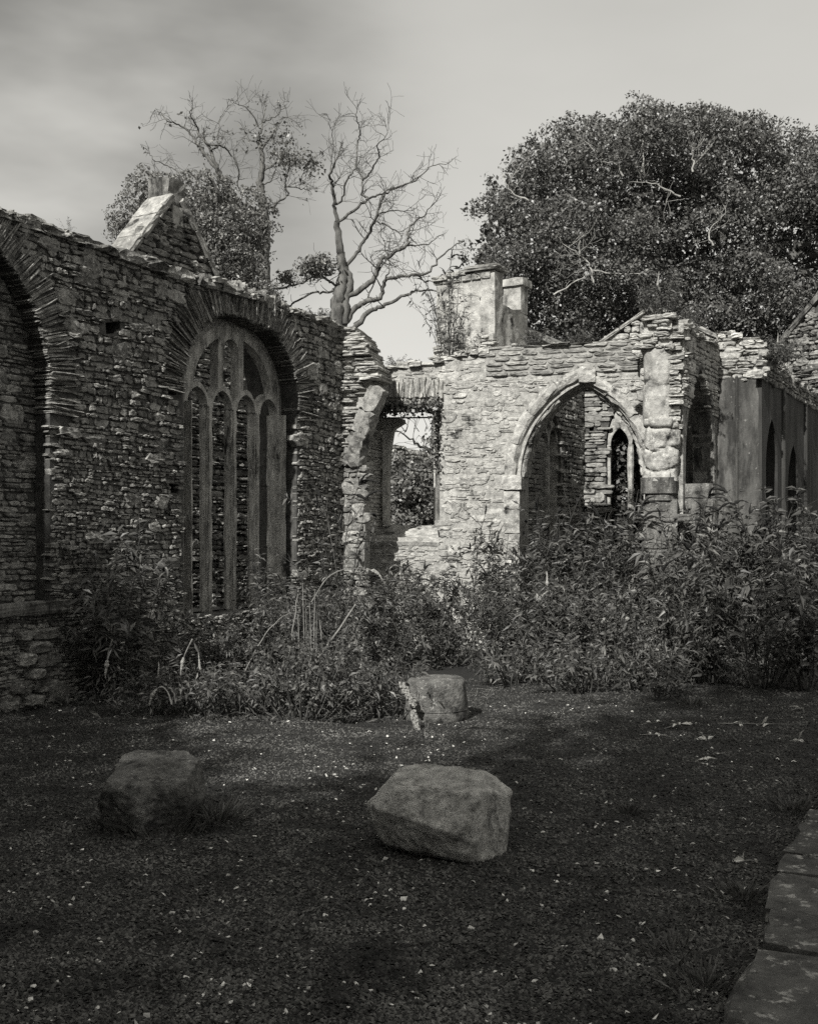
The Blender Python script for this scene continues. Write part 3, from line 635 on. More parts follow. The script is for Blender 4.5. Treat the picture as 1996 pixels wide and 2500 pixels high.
def column(mb, wall, u0, u1, z0, z1, dep, amp, seed, joints=(), nu=72, dz=0.011, w=0.0, cell=None, gro=0.018):
    zz = np.arange(z0, z1 + dz, dz); th = np.linspace(0, 2 * math.pi, nu, endpoint=False); e = 0.55
    cu = np.sign(np.cos(th)) * np.abs(np.cos(th)) ** e; cw = np.sign(np.sin(th)) * np.abs(np.sin(th)) ** e
    U, Zz = np.meshgrid((u0 + u1) / 2 + cu * (u1 - u0) / 2, zz); Wd, _ = np.meshgrid(-dep / 2 + cw * dep / 2 + w, zz)
    Pw = wall.P(U, Zz, Wd)
    D = amp * (fbm(Pw, 3.2, seed, 2) * 1.3 + 0.5 * fbm(Pw, 11, seed + 5, 3))
    if cell:
        UU, _ = np.meshgrid(np.unwrap(th) * (u1 - u0) * 0.55, zz); wq = fbm(Pw, 5, seed + 9, 2) * 0.06
        e1, iv_ = worley(UU + wq, Zz + wq, cell[0], cell[1], seed); D = D * 0.7 + amp * 0.9 * (np.clip(e1 * 3.2, 0, 1) ** 0.6 - 0.6) + amp * 0.7 * (iv_ - 0.5) - gro * np.exp(-(e1 / 0.05) ** 2)
    U = U + cu[None] * D; Wd = Wd + cw[None] * D; V = wall.P(U, Zz, Wd).reshape(-1, 3); m = len(zz)
    i = np.arange(m - 1)[:, None] * nu; j = np.arange(nu)[None]; j2 = (j + 1) % nu
    c = np.array([np.arange(nu)]); cen = wall.P((u0 + u1) / 2, zz[-1], -dep / 2 + w)
    mb.add(np.vstack([V, cen]), np.stack([i + j, i + j2, i + nu + j2, i + nu + j], -1).reshape(-1, 4), np.stack([(m - 1) * nu + j[0], (m - 1) * nu + j2[0], np.full(nu, m * nu)], -1))
def pr(x0, x1, y0, y1): a, b_ = PW.uz(x0, y1), PW.uz(x1, y0); return a[0], b_[0], a[1], b_[1]
mb = MB(); a = pr(1568, 1640, 850, 1030); column(mb, PW, *a, 0.42, 0.02, 3, cell=(0.36, 0.5), gro=0.008); mb.build('upper_shaft', M['plaster'], pier, smooth=True)
mb = MB(); a = pr(1572, 1655, 1022, 1175); column(mb, PW, *a, 0.5, 0.038, 8, w=0.05, cell=(0.24, 0.22)); mb.build('shaft', M['springer'], pier, smooth=True)
mb = MB(); a = pr(1562, 1652, 1165, 1205); column(mb, PW, *a, 0.5, 0.015, 4, w=0.06)
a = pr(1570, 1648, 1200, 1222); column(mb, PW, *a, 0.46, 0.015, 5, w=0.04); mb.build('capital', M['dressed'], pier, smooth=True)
mb = MB(); a = pr(1570, 1652, 1218, 1560); slab(mb, PW, [(a[0], 0), (a[1], 0), (a[1], a[3]), (a[0], a[3])], [], 0.0, -0.45)
stones(mb, PW, [(a[0], 0), (a[1], 0), (a[1], a[3]), (a[0], a[3])], [], hrow=(0.09, 0.15), wid=(0.2, 0.42), prot=(0.01, 0.03), big=0, jit=0.06); mb.build('base', M['dressed'], pier)
mb = MB(); a = pr(1563, 1640, 772, 856); po = [(a[0], a[2]), (a[1], a[2]), (a[1] - .01, a[3]), (a[0] + 0.05, a[3] - 0.04)]
slab(mb, PW, po, [], -0.03, -0.5); stones(mb, PW, po, [], hrow=(0.03, 0.07), wid=(0.1, 0.3), prot=(0.01, 0.05), big=0)
capping(mb, PW, [(a[0] + 0.02, a[3] - 0.03), (a[1], a[3])], 0.5, (0.015, 0.035), (0.12, 0.3))
b_ = pr(1636, 1668, 790, 1040); zz = b_[2]
while zz < b_[3]:                                              # ragged edge where the arch broke away
    h = rng.uniform(0.014, 0.032); L = rng.uniform(0.07, 0.13); block(mb, PW.P(b_[0] + L * 0.5, zz, -0.12 - rng.uniform(0, 0.1)), PW.d, PW.n, Z, (L * 0.75, 0.14, h), 0.06, 0.12, 3); zz += h * 2.1
slab(mb, PW, [(b_[0] - .05, b_[2]), (b_[0] + 0.10, b_[2]), (b_[0] + 0.07, b_[3]), (b_[0] - .05, b_[3])], [], -0.14, -0.45)
mb.build('ragged_masonry', M['pale'], pier)

# ------------------------------------------------------------------ arcade bay going back from the pier, in shade
gp = px3(1668, 1300, 13.2); GW = Wall(gp[0], gp[1], 0.57, 1.0)
arc = thing('arcade_wall', 'shaded arcade bay seen edge-on with a tall moulded arch beside the pier', 'wall', (gp[0], gp[1], 0))
e_end = GW.uz(1752, 1300)[0]
ga, gb, gs = 0.28, e_end - 0.10, GW.uz(1752, 1150)[1]
gr_ = GW.uz(1706, 895)[1] - gs
go = [(0, 0), (e_end, 0), (e_end, GW.uz(1752, 850)[1]), (0.5, 4.12), (0.0, 4.2)]
gh = [(ga, 0.02), (gb, 0.02), (gb, gs)] + arch_pts(ga, gb, gs, gr_)[::-1][1:-1] + [(ga, gs)]
def opening(a, b, zs_, rise): return [(a, 0.02), (b, 0.02), (b, zs_)] + arch_pts(a, b, zs_, rise, 16)[::-1][1:-1] + [(a, zs_)]
gb = GW.uz(1744, 1150)[0]; ga = 0.12; ul = GW.uz(1655, 1300, -0.66)[0]
gh = opening(ga, gb, gs, gr_)
gb2 = GW.uz(1712, 1150, -0.3)[0]; gh2 = opening(max(ga - 0.05, ul + 0.03), gb2, gs, GW.uz(1690, 935, -0.3)[1] - gs)
gb3 = GW.uz(1684, 1150, -0.52)[0]; gh3 = opening(max(ga - 0.1, ul + 0.03), gb3, gs, GW.uz(1672, 990, -0.52)[1] - gs)
mb = MB(); slab(mb, GW, go, [gh], -0.01, -0.30); mb.build('core', M['slate'], arc)
go2 = [(ul, 0), (e_end, 0), (e_end, 3.9), (ul, 3.9)]
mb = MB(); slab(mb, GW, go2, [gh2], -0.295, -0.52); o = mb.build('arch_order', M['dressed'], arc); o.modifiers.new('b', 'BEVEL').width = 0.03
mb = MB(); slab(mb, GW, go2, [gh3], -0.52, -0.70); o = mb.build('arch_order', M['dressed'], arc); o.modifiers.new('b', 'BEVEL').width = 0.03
mb = MB(); stones(mb, GW, go, [gh], box=(0, e_end, gs + gr_ * 0.55, 4.3), hrow=(0.03, 0.08), wid=(0.08, 0.28), prot=(0.004, 0.02)); capping(mb, GW, [(0, 4.2), (0.5, 4.12), (e_end, go[2][1])], 0.5, (0.02, 0.05))
EW = Wall(gp[0] + GW.n[0] * -0.55, gp[1] + GW.n[1] * -0.55, GW.n[0], GW.n[1])
slab(mb, EW, [(0, 3.3), (0.55, 3.3), (0.55, 4.2), (0, 4.25)], [], 0.01, -0.1); stones(mb, EW, [(0, 3.3), (0.58, 3.3), (0.58, 4.22), (0, 4.25)], [], hrow=(0.03, 0.07), wid=(0.1, 0.25), prot=(0.02, 0.05))
mb.build('masonry', M['pale'], arc)
mb = MB(); ring(mb, GW, arch_pts(ga, gb + .05, gs, gr_ + .06, 14)[10:], 5, 0.06, 0.0, -0.28); mb.build('arch_ring', M['dressed'], arc)
# low block of masonry that the arch stands on, this side
ck = px3(1706, 1300, 13.3); mb = MB()
for (y0, y1) in ((1180, 1215), (1217, 1280), (1282, 1380), (1382, 1540)):
    t0 = px3(1700, y0, 13.25)[2]; b0 = px3(1700, y1, 13.25)[2]; block(mb, (ck[0] + 0.02, ck[1] + 0.14, (t0 + b0) / 2), PW.d, PW.n, Z, (0.185, 0.2, (t0 - b0) / 2), 0.03, 0.1, 4)
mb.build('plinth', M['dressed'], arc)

# plastered back wall of that bay
bp = GW.P(e_end, 0, -0.0); BW = Wall(bp[0] - 0.02, bp[1] + 0.02, 1.0, -0.29)
bay = thing('plastered_wall', 'stained plaster wall with a thin vertical roll under rough slate courses', 'wall', (bp[0], bp[1], 0))
bo = BW.poly([(1748, 1600), (1858, 1580), (1858, 930), (1748, 922)]); bo[0] = (bo[0][0], 0); bo[1] = (bo[1][0], 0)
mb = MB(); slab(mb, BW, bo, [], 0.0, -0.5)
nu_, nz_ = 90, 160; Ug, Zg = np.meshgrid(np.linspace(bo[0][0], bo[1][0], nu_), np.linspace(0, bo[3][1], nz_))
Wg = 0.02 + 0.012 * fbm(BW.P(Ug, Zg, 0), 2.5, 2, 3); uc = BW.uz(1797, 1200)[0]; Wg = Wg + 0.035 * np.exp(-((Ug - uc) / 0.022) ** 2)
i = np.arange(nz_ - 1)[:, None] * nu_ + np.arange(nu_ - 1)[None]; mb.add(BW.P(Ug, Zg, Wg).reshape(-1, 3), np.stack([i, i + 1, i + nu_ + 1, i + nu_], -1).reshape(-1, 4))
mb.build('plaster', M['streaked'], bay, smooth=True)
mb = MB(); bt = BW.poly([(1748, 926), (1858, 930), (1860, 850), (1850, 832), (1800, 826), (1785, 815), (1748, 815)])
slab(mb, BW, bt, [], -0.03, -0.5); stones(mb, BW, bt, [], hrow=(0.03, 0.09), wid=(0.1, 0.3), prot=(0.01, 0.05)); capping(mb, BW, bt[::-1][0:5], 0.5, (0.015, 0.04))
mb.build('masonry', M['pale'], bay)

# the dark wall running back along the right edge
rp_ = BW.P(bo[1][0], 0, 0.03); RW = Wall(rp_[0], rp_[1], 0.57, 1.0)
rw = thing('side_wall', 'dark plastered wall with narrow pointed niches at the right edge', 'wall', (rp_[0], rp_[1], 0))
zt = RW.uz(1860, 865)[1]; ro = [(0, 0), (7, 0), (7, zt + 0.1), (3, zt - 0.1), (0, zt)]
nich = []
for (x0, x1, ya) in ((1868, 1897, 1022), (1922, 1948, 1086)):
    a, b_ = RW.uz(x0, 1300)[0], RW.uz(x1, 1300)[0]; za = RW.uz((x0 + x1) / 2, ya)[1]; s_ = za - 0.75
    nich.append([(a, 0.5), (b_, 0.5), (b_, s_)] + arch_pts(a, b_, s_, 0.75, 8)[::-1][1:-1] + [(a, s_)])
mb = MB(); slab(mb, RW, ro, nich, 0, -0.2); slab(mb, RW, ro, [], -0.16, -0.5)
for x in (1908, 1962):
    u = RW.uz(x, 1300)[0]; tube(mb, RW.P([u, u], [0, zt - 0.3], 0.0), [0.05, 0.05], 10)
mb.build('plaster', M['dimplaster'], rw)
mb = MB(); stones(mb, RW, [(0, zt - 0.35), (7, zt - 0.35), (7, zt + .1), (3, zt - .1), (0, zt)], [], prot=(0.02, 0.05)); capping(mb, RW, [(0, zt), (3, zt - .1), (5, zt)], 0.5, (0.02, 0.05)); mb.build('masonry', M['slate'], rw)

# chamber behind the archway: side wall and end wall, each with a traceried window
def lancet(parent, wall, ua, ub, z0, zs_, rise, w0, w1, mat, part='window_tracery'):
    tr = MB(); m = (ua + ub) / 2; t = 0.05
    oo = [(ua, zs_ - 0.02)] + arch_pts(ua, ub, zs_, rise, 10) + [(ub, zs_ - 0.02)]
    a1, b1 = arch_pts(ua + t, m - t / 2, zs_, (m - ua) * 0.75, 8), arch_pts(m + t / 2, ub - t, zs_, (m - ua) * 0.75, 8)
    bot = [(ub - t, zs_ - 0.02)] + b1[::-1] + [(m + t / 2, zs_ - 0.02), (m - t / 2, zs_ - 0.02)] + a1[::-1] + [(ua + t, zs_ - 0.02)]
    hz = zs_ + rise * 0.62; eye = [(m, hz - 0.14), (m + 0.09, hz - 0.02), (m + 0.055, hz + 0.10), (m, hz + 0.17), (m - 0.055, hz + 0.10), (m - 0.09, hz - 0.02)]
    slab(tr, wall, oo + bot, [eye], w0, w1); o = tr.build(part, mat, parent); o.modifiers.new('b', 'BEVEL').width = 0.014
    mm = MB(); pf = [(0.02, w0 + .01), (0.045, w0 - 0.03), (0.045, w1 + 0.03), (0.02, w1), (-0.02, w1), (-0.045, w1 + 0.03), (-0.045, w0 - 0.03), (-0.02, w0 + .01)]
    prism(mm, wall, pf, m, z0, zs_); mm.build('mullion', mat, o, origin=parent['_o'])
    for u, s in ((ua, 1), (ub, -1)):
        mm = MB(); prism(mm, wall, [(0, w0), (s * 0.05, w0 - .02), (s * 0.05, w1), (0, w1)][::s], u, z0, zs_); mm.build('jamb', mat, o, origin=parent['_o'])
cp = px3(1288, 1300, 15.1); CW = Wall(cp[0], cp[1], 0.57, 1.0)
ce = CW.uz(1425, 1300)[0]
ch = thing('chamber_side_wall', 'dim rubble side wall inside the archway with a small traceried window', 'wall', (cp[0], cp[1], 0))
wa, wb = CW.uz(1322, 1300)[0], CW.uz(1372, 1300)[0]; hz_ = CW.uz(1345, 1085)[1]; rz = CW.uz(1345, 1000)[1] - hz_
oh = [(wa, 1.5), (wb, 1.5), (wb, hz_)] + arch_pts(wa, wb, hz_, rz)[::-1][1:-1] + [(wa, hz_)]
co = [(-0.4, 0), (ce, 0), (ce, 4.35), (-0.4, 4.2)]
mb = MB(); slab(mb, CW, co, [oh], -0.02, -0.6); mb.build('core', M['midrubble'], ch)
mb = MB(); stones(mb, CW, co, [oh], hrow=(0.04, 0.09), prot=(0.004, 0.022)); mb.build('masonry', M['midrubble'], ch)
lancet(ch, CW, wa + .02, wb - .02, 1.5, hz_, rz - .1, -0.06, -0.18, M['springer'])
ep = CW.P(ce, 0, 0); DW = Wall(ep[0], ep[1], 1.0, -0.29)
ch2 = thing('chamber_end_wall', 'partly lit end wall seen through the archway with a large two-light window', 'wall', (ep[0], ep[1], 0))
wa, wb = DW.uz(1478, 1300)[0], DW.uz(1597, 1300)[0]; hz_ = DW.uz(1500, 1085)[1]; rz = DW.uz(1530, 952)[1] - hz_ 
oh = [(wa, 0.9), (wb, 0.9), (wb, hz_)] + arch_pts(wa, wb, hz_, rz)[::-1][1:-1] + [(wa, hz_)]
do = [(0, 0), (2.6, 0), (2.6, 4.3), (0, 4.35)]; pt = DW.poly([(1436, 1040), (1450, 1040), (1446, 1056), (1438, 1056)])
mb = MB(); slab(mb, DW, do, [oh, pt], -0.02, -0.5); mb.build('core', M['mortar'], ch2)
mb = MB(); stones(mb, DW, do, [oh, pt], hrow=(0.04, 0.09), prot=(0.004, 0.025)); mb.build('masonry', M['midrubble'], ch2)
lancet(ch2, DW, wa + .02, wb - .02, 0.9, hz_, rz - .05, -0.05, -0.20, M['springer'])

# ------------------------------------------------------------------ chimney behind the cross wall, the roofline stumps beside it
kp = px3(1207, 1300, 16.6); E1 = np.array([0.495, 0.869, 0]); E2 = np.array([0.857, -0.515, 0])
KW = Wall(kp[0], kp[1], E2[0], E2[1])
chim = thing('chimney_stack', 'broad plastered chimney with a broken slab cap above the sunlit wall', 'chimney', (kp[0], kp[1], 0))
def kbox(mb, u0, u1, z0, z1, d0, d1, amp=0.012, taper=0.0):
    V, Q = CG[14]; P = np.zeros_like(V); s = 1 - taper * (V[:, 2] + 1) / 2
    P = kp * np.array([1, 1, 0]) + (((u0 + u1) / 2 + V[:, 0] * (u1 - u0) / 2)[:, None]) * E2 + (((d0 + d1) / 2 + V[:, 1] * (d1 - d0) / 2)[:, None]) * E1 + (((z0 + z1) / 2 + V[:, 2] * (z1 - z0) / 2)[:, None]) * Z
    P = P + (amp * fbm(P, 5, 4, 3))[:, None] * (V @ np.stack([E2, E1, Z])); mb.add(P, Q)
kz = lambda y, Y=16.6: EYE + (HY - y) / F * Y
mb = MB(); kbox(mb, -1.04, 0, kz(822), kz(658), 0, 0.30, 0.02); kbox(mb, -0.45, -0.003, kz(835), kz(735), 0.28, 1.30, 0.02); mb.build('stack', M['plaster'], chim, smooth=False)
mb = MB()
for (u0, u1, dz) in ((-1.10, -0.82, -0.05), (-0.84, -0.5, -0.01), (-0.52, 0.06, 0.03)):
    block(mb, kp * np.array([1, 1, 0]) + E2 * (u0 + u1) / 2 + E1 * 0.16 + Z * (kz(655) + dz), E2, E1, Z, ((u1 - u0) / 2, 0.23, 0.04), 0.03, 0.08, 4)
for k in range(6): block(mb, kp * np.array([1, 1, 0]) + E2 * (-1.0 + k * 0.17) + E1 * 0.14 + Z * (kz(668) - 0.01), E2, E1, Z, (0.08, 0.17, 0.045), 0.04, 0.12, 3)
mb.build('chimney_cap', M['coping'], chim)
mb = MB(); kbox(mb, -0.33, -0.004, kz(760, 17.4), kz(690, 17.4), 1.02, 1.31, 0.02); kbox(mb, -0.38, 0.05, kz(690, 17.4) - 0.02, kz(675, 17.4), 0.98, 1.35, 0.015); mb.build('rear_flue', M['plaster'], chim)
mb = MB(); kw_ = [(-1.06, 0), (0.0, 0), (0.0, kz(815)), (-1.06, kz(828) - 0.03)]
slab(mb, KW, kw_, [], 0.06, -0.3); stones(mb, KW, kw_, [], box=(-1.06, 0.02, 3.6, kz(815)), w=0.07); mb.build('footing', M['pale'], chim)
def gable(name, label, wall, ua, za, slope, half, thick, low, mats, cop=0.10):
    t = thing(name, label, 'gable', tuple(wall.P(ua, 0, 0)))
    o = [(ua - half, 0), (ua + half, 0), (ua + half, za - half * slope), (ua, za), (ua - half, za - half * slope)]
    mb = MB(); slab(mb, wall, o, [], -0.02, -thick); mb.build('core', M['mortar'], t)
    mb = MB(); stones(mb, wall, o, [], box=(ua - half, ua + half, low, za), hrow=(0.05, 0.12), wid=(0.10, 0.36), prot=(0.015, 0.07), big=0.08); mb.build('masonry', mats[0], t)
    for s in (-1, 1):
        mb = MB(); L = math.hypot(half, half * slope); A = np.array([s * half, -half * slope]) / L; B = np.array([s * half * slope, half]) / L
        n = max(2, int(L / 0.5)); ed = np.linspace(0.12, L + 0.15, n + 1)
        for k in range(n):
            c = np.array([ua, za]) + A * (ed[k] + ed[k + 1]) / 2 + B * cop * 0.4
            block(mb, wall.P(c[0], c[1], -thick / 2 + 0.03), wall.d * A[0] + Z * A[1], wall.d * B[0] + Z * B[1], wall.n, ((ed[k + 1] - ed[k]) / 2 * 0.985, cop / 2 * rng.uniform(0.85, 1.15), thick / 2 + 0.06 + rng.uniform(-.02, .02)), 0.03, 0.10, 4)
        mb.build('coping', mats[1], t)
    return t
ap = px3(425, 458, 16.5); GB = Wall(ap[0], ap[1], 0.57, 1.0)
gab = gable('gable_end', 'steep rubble gable with pale coping slabs and a square apex block', GB, 0.0, ap[2] - 0.10, 1.2, 2.6, 0.38, 0.3, (M['gable'], M['coping']))
mb = MB(); block(mb, GB.P(0.02, ap[2] - 0.02, -0.17), GB.d, GB.n, Z, (0.19, 0.21, 0.15), 0.03, 0.08, 4); block(mb, GB.P(0.02, ap[2] - 0.2, -0.1), GB.d, GB.n, Z, (0.13, 0.14, 0.10), 0.03, 0.1, 3)
mb.build('apex_stone', M['dressed'], gab)
mb = MB(); block(mb, GB.P(0.04, ap[2] - 0.46, -0.05), GB.d, GB.n, Z, (0.12, 0.1, 0.17), 0.02, 0.06, 3); mb.build('pale_block', M['coping'], gab)
XW = Wall(*GB.P(2.2, 0, 0.03)[:2], 0.80, 1.0)
ow_ = thing('outer_wall', 'rough stone wall seen through the tall window lights', 'wall', tuple(XW.P(0, 0, 0)))
mb = MB(); xo = [(0, 0), (6.0, 0), (6.0, 3.2), (0, 3.5)]; slab(mb, XW, xo, [], -0.02, -0.5); stones(mb, XW, xo, [], hrow=(0.05, 0.12), wid=(0.1, 0.36), prot=(0.015, 0.07)); mb.build('masonry', M['pale'], ow_)
# right-hand gable, far edge of the frame
q0, q1 = px3(1896, 858, 20.5), px3(1985, 748, 20.0)
QW = Wall(q0[0], q0[1], q1[0] - q0[0], q1[1] - q0[1]); ql = math.hypot(q1[0] - q0[0], q1[1] - q0[1]); sl_ = (q1[2] - q0[2]) / ql
gable('gable_end', 'lit rubble gable slope rising out of the picture at the right edge', QW, ql + 0.5, q1[2] + 0.5 * sl_, sl_, ql + 0.9, 0.4, 0.5, (M['gable'], M['dressed']))
q0, q1 = px3(1492, 822, 18.4), px3(1580, 760, 18.1)
QW = Wall(q0[0], q0[1], q1[0] - q0[0], q1[1] - q0[1]); ql = math.hypot(q1[0] - q0[0], q1[1] - q0[1]); sl_ = (q1[2] - q0[2]) / ql
gable('gable_end', 'low pale coping line rising behind the slate-topped pier', QW, ql + 0.12, q1[2] + 0.1 * sl_, sl_, ql + 0.3, 0.35, 3.9, (M['pale'], M['coping']), 0.06)
q0, q1 = px3(1262, 800, 18.2), px3(1372, 848, 17.6)
QW = Wall(q0[0], q0[1], q1[0] - q0[0], q1[1] - q0[1]); rs = thing('roof_slope', 'short sloping wall top falling to the right of the chimney', 'gable', tuple(q0 * np.array([1, 1, 0])))
ql = math.hypot(q1[0] - q0[0], q1[1] - q0[1]); mb = MB(); slab(mb, QW, [(0, 0), (ql + .5, 0), (ql + .5, q1[2] - 0.2), (0, q0[2])], [], 0, -0.3); mb.build('wall', M['plaster'], rs)
mb = MB(); A = (q1 - q0) / np.linalg.norm(q1 - q0); block(mb, (q0 + q1) / 2 + Z * 0.03, A, QW.n, np.cross(A, QW.n), (np.linalg.norm(q1 - q0) / 2, 0.2, 0.035), 0.02, 0.05, 4); mb.build('coping', M['dressed'], rs)

# ------------------------------------------------------------------ loose stones in the court
def facet_rock(planes, amp, seed, k=500, fs=9.0, chips_=16, crack=False):
    """a block bounded by broken faces, its edges knocked off by many small random cuts"""
    rs = np.random.default_rng(seed); V, Q = CG[64]; D = V / np.linalg.norm(V, axis=1)[:, None]
    NN = np.array([np.array(n, float) / np.linalg.norm(n) for n, d in planes]); dd = np.array([d for n, d in planes])
    def radius(NN, dd):
        c = D @ NN.T; t = np.where(c > 0.02, dd / np.maximum(c, 0.02), 30.0); return -np.log(np.sum(np.exp(-k * np.minimum(t, 5.0)), 1)) / k
    P = D * radius(NN, dd)[:, None]; ex = rs.normal(0, 1, (chips_, 3)); ex /= np.linalg.norm(ex, axis=1)[:, None]
    h = (P @ ex.T).max(0) * rs.uniform(0.93, 0.985, chips_)
    P = D * radius(np.vstack([NN, ex]), np.concatenate([dd, h]))[:, None]
    e1, idv = worley(P[:, 0] + P[:, 2] * 0.6, P[:, 1] - P[:, 2] * 0.8, 0.11, 0.09, seed)
    d = amp * (fbm(P, fs, seed, 4) + 0.55 * fbm(P, fs * 4, seed + 3, 3)) + amp * 0.7 * (idv - 0.5) * np.clip(e1 * 4, 0, 1)
    if crack: d = d - 0.012 * np.exp(-((P[:, 1] + 0.07 + 0.03 * fbm(P, 7, 2, 3)) / 0.006) ** 2) * (P[:, 2] > 0.08) * (np.abs(P[:, 0] + 0.03) < 0.17)
    return P + D * d[:, None], Q
# boulder: a broken block lying with its flat end to the right
a_ = np.array([0.80, -0.60, 0]); b2 = np.array([0.60, 0.80, 0])
pl = [((1, 0.05, 0.10), 0.33), ((-1, 0, 0.25), 0.33), ((-0.7, -0.6, 0.2), 0.345), ((-0.75, 0.6, 0.1), 0.37), ((0, -1, -0.05), 0.235), ((0.1, -0.62, 0.8), 0.222), ((-0.05, 0.06, 1), 0.182), ((-0.5, -0.2, 0.85), 0.262), ((0.55, 0.3, 0.8), 0.30), ((0, 1, 0), 0.235), ((0, 0, -1), 0.18), ((0.0, -0.75, -0.75), 0.215), ((-0.6, -0.4, -0.7), 0.245), ((0.8, -0.6, 0), 0.37), ((0.8, 0.5, -0.2), 0.37)]
P, Q = facet_rock(pl, 0.017, 11, crack=True); tr_ = R(13); P = np.stack([P[:, 0], P[:, 1] * math.cos(tr_) - P[:, 2] * math.sin(tr_), P[:, 1] * math.sin(tr_) + P[:, 2] * math.cos(tr_)], -1)
c = np.array([0.14, 5.40, 0.165])
mb = MB(); mb.add(c + P[:, :1] * a_ + P[:, 1:2] * b2 + P[:, 2:] * Z, Q)
tag(mb.build('boulder', M['rock'], smooth=True, origin=(c[0], c[1], 0)), 'pale-topped squared boulder with a flat dark end lying on the gravel', 'stone', 'loose stones on the gravel')
pl = [((0.02, -0.20, 1), 0.150), ((0, 0, -1), 0.19), ((0.1, -1, 0.55), 0.245), ((-0.25, -1, -0.30), 0.232), ((0.35, -1, -0.25), 0.235), ((-1, -0.1, 0.45), 0.245), ((-1, -0.1, -0.15), 0.262), ((1, -0.1, 0.30), 0.255), ((1, -0.2, -0.45), 0.25), ((0, 1, 0), 0.24), ((-0.7, 0.7, 0), 0.29), ((0.7, 0.7, 0), 0.28), ((-0.75, -0.7, 0.1), 0.29), ((0.8, -0.75, 0.1), 0.285)]
P, Q = facet_rock(pl, 0.015, 21, chips_=7)
c = np.array([-1.40, 5.80, 0.165])
mb = MB(); mb.add(c + P, Q); tag(mb.build('stone_stump', M['darkrock'], smooth=True, origin=(c[0], c[1], 0)), 'dark stump-shaped stone with a flat tilted top and weeds at its foot', 'stone', 'loose stones on the gravel')
dr = thing('column_drum', 'round lichen-spotted column drum with a chamfered top beside the shrubs', 'stone', (0.235, 9.12, 0), 'loose stones on the gravel')
def lathe(mb, c, prof_, n=56, amp=0.008, seed=1):
    th = np.linspace(0, 2 * math.pi, n, endpoint=False); V = []
    for r_, z_ in prof_: V.append(np.stack([c[0] + r_ * np.cos(th), c[1] + r_ * np.sin(th), np.full(n, c[2] + z_)], -1))
    V = np.concatenate(V); cc = np.array(c) * np.array([1, 1, 0]); rad = V - cc; rad[:, 2] = 0; V = V + rad / (np.linalg.norm(rad, axis=1)[:, None] + 1e-6) * (amp * fbm(V, 9, seed, 4))[:, None]; V[:, 2] += 0.4 * amp * fbm(V, 7, seed + 8, 3)
    m = len(prof_); i = np.arange(m - 1)[:, None] * n; j = np.arange(n)[None]; j2 = (j + 1) % n
    mb.add(V, np.stack([i + j, i + j2, i + n + j2, i + n + j], -1).reshape(-1, 4))
zs2 = np.linspace(0.105, 0.33, 12)
mb = MB(); lathe(mb, (0.235, 9.12, 0), [(0.272, 0.100)] + [(0.27 - 0.020 * (z - 0.1) / 0.23, z) for z in zs2] + [(0.238, 0.346), (0.225, 0.357), (0.15, 0.360), (0.08, 0.361), (0.001, 0.361)], amp=0.012); mb.build('drum', M['drum'], dr, smooth=True)
mb = MB(); lathe(mb, (0.235, 9.12, 0), [(0.25, 0.0), (0.275, 0.012), (0.277, 0.05), (0.272, 0.085), (0.262, 0.094), (0.24, 0.099)], amp=0.014, seed=4); mb.build('base_moulding', M['drum'], dr, smooth=True)

# ------------------------------------------------------------------ trees
def leaves(mb, C, size, rs, up=0.4, aspect=0.55, droop=0.0, fold=False, dirs=None, nrm=None):
    """one small folded blade per point"""
    n = len(C); a = rs.normal(0, 1, (n, 3)) if dirs is None else dirs; a[:, 2] -= droop; a /= np.linalg.norm(a, axis=1)[:, None]
    nn = rs.normal(0, 1, (n, 3)) if nrm is None else nrm; nn[:, 2] += up * 2; b = np.cross(nn, a); b /= np.linalg.norm(b, axis=1)[:, None] + 1e-9; c = np.cross(a, b)
    s = size * rs.uniform(0.5, 1.45, n)[:, None]
    if not fold:
        V = np.stack([C - a * s * 0.5, C + b * s * aspect * 0.5, C + a * s * 0.5, C - b * s * aspect * 0.5], 1)
        mb.add(V.reshape(-1, 3), np.arange(n * 4).reshape(-1, 4))
    else:                                                       # long leaf, creased and arching
        w = s * aspect * 0.5
        V = np.stack([C, C + a * s * 0.45 + b * w + c * s * 0.07, C + a * s * 0.45 - c * s * 0.01, C + a * s * 0.45 - b * w + c * s * 0.07, C + a * s - Z * s * 0.16], 1)
        t = np.array([(0, 1, 2), (0, 2, 3), (1, 4, 2), (2, 4, 3)]); mb.add(V.reshape(-1, 3), (t[None] + (np.arange(n) * 5)[:, None, None]).reshape(-1, 3))

def crown(mb, poly, Y, depth, nclu, per, size, seed, thr=0.36, sc=1.1, rad=0.2, front=0.75, rim=0.9, up=0.5, aspect=0.6):
    rs = np.random.default_rng(seed); pm = np.array([px3(a, b, Y)[[0, 2]] for a, b in poly]); lo, hi = pm.min(0), pm.max(0); out = []
    tot = 0
    while tot < nclu:
        p = lo + (hi - lo) * rs.random((4000, 2)); p = p[inpoly(pm, p)]
        d = np.minimum(polydist(pm, p) / rim, 1.0); hd = depth * np.sqrt(1 - (1 - d) ** 2)
        y = np.where(rs.random(len(p)) < front, -1, 1) * hd * rs.random(len(p)) ** 0.3
        q = np.stack([p[:, 0], Y + y, p[:, 1]], -1); n = 0.65 * vnoise(q, sc, seed) + 0.35 * vnoise(q, sc * 2.7, seed + 1)
        q = q[n > thr]; out.append(q); tot += len(q)
    C = np.concatenate(out)[:nclu]
    L = np.repeat(C, per, 0) + rs.normal(0, rad, (len(C) * per, 3)) * np.array([1, 1, 0.75])
    leaves(mb, L, size, rs, up, aspect); return C

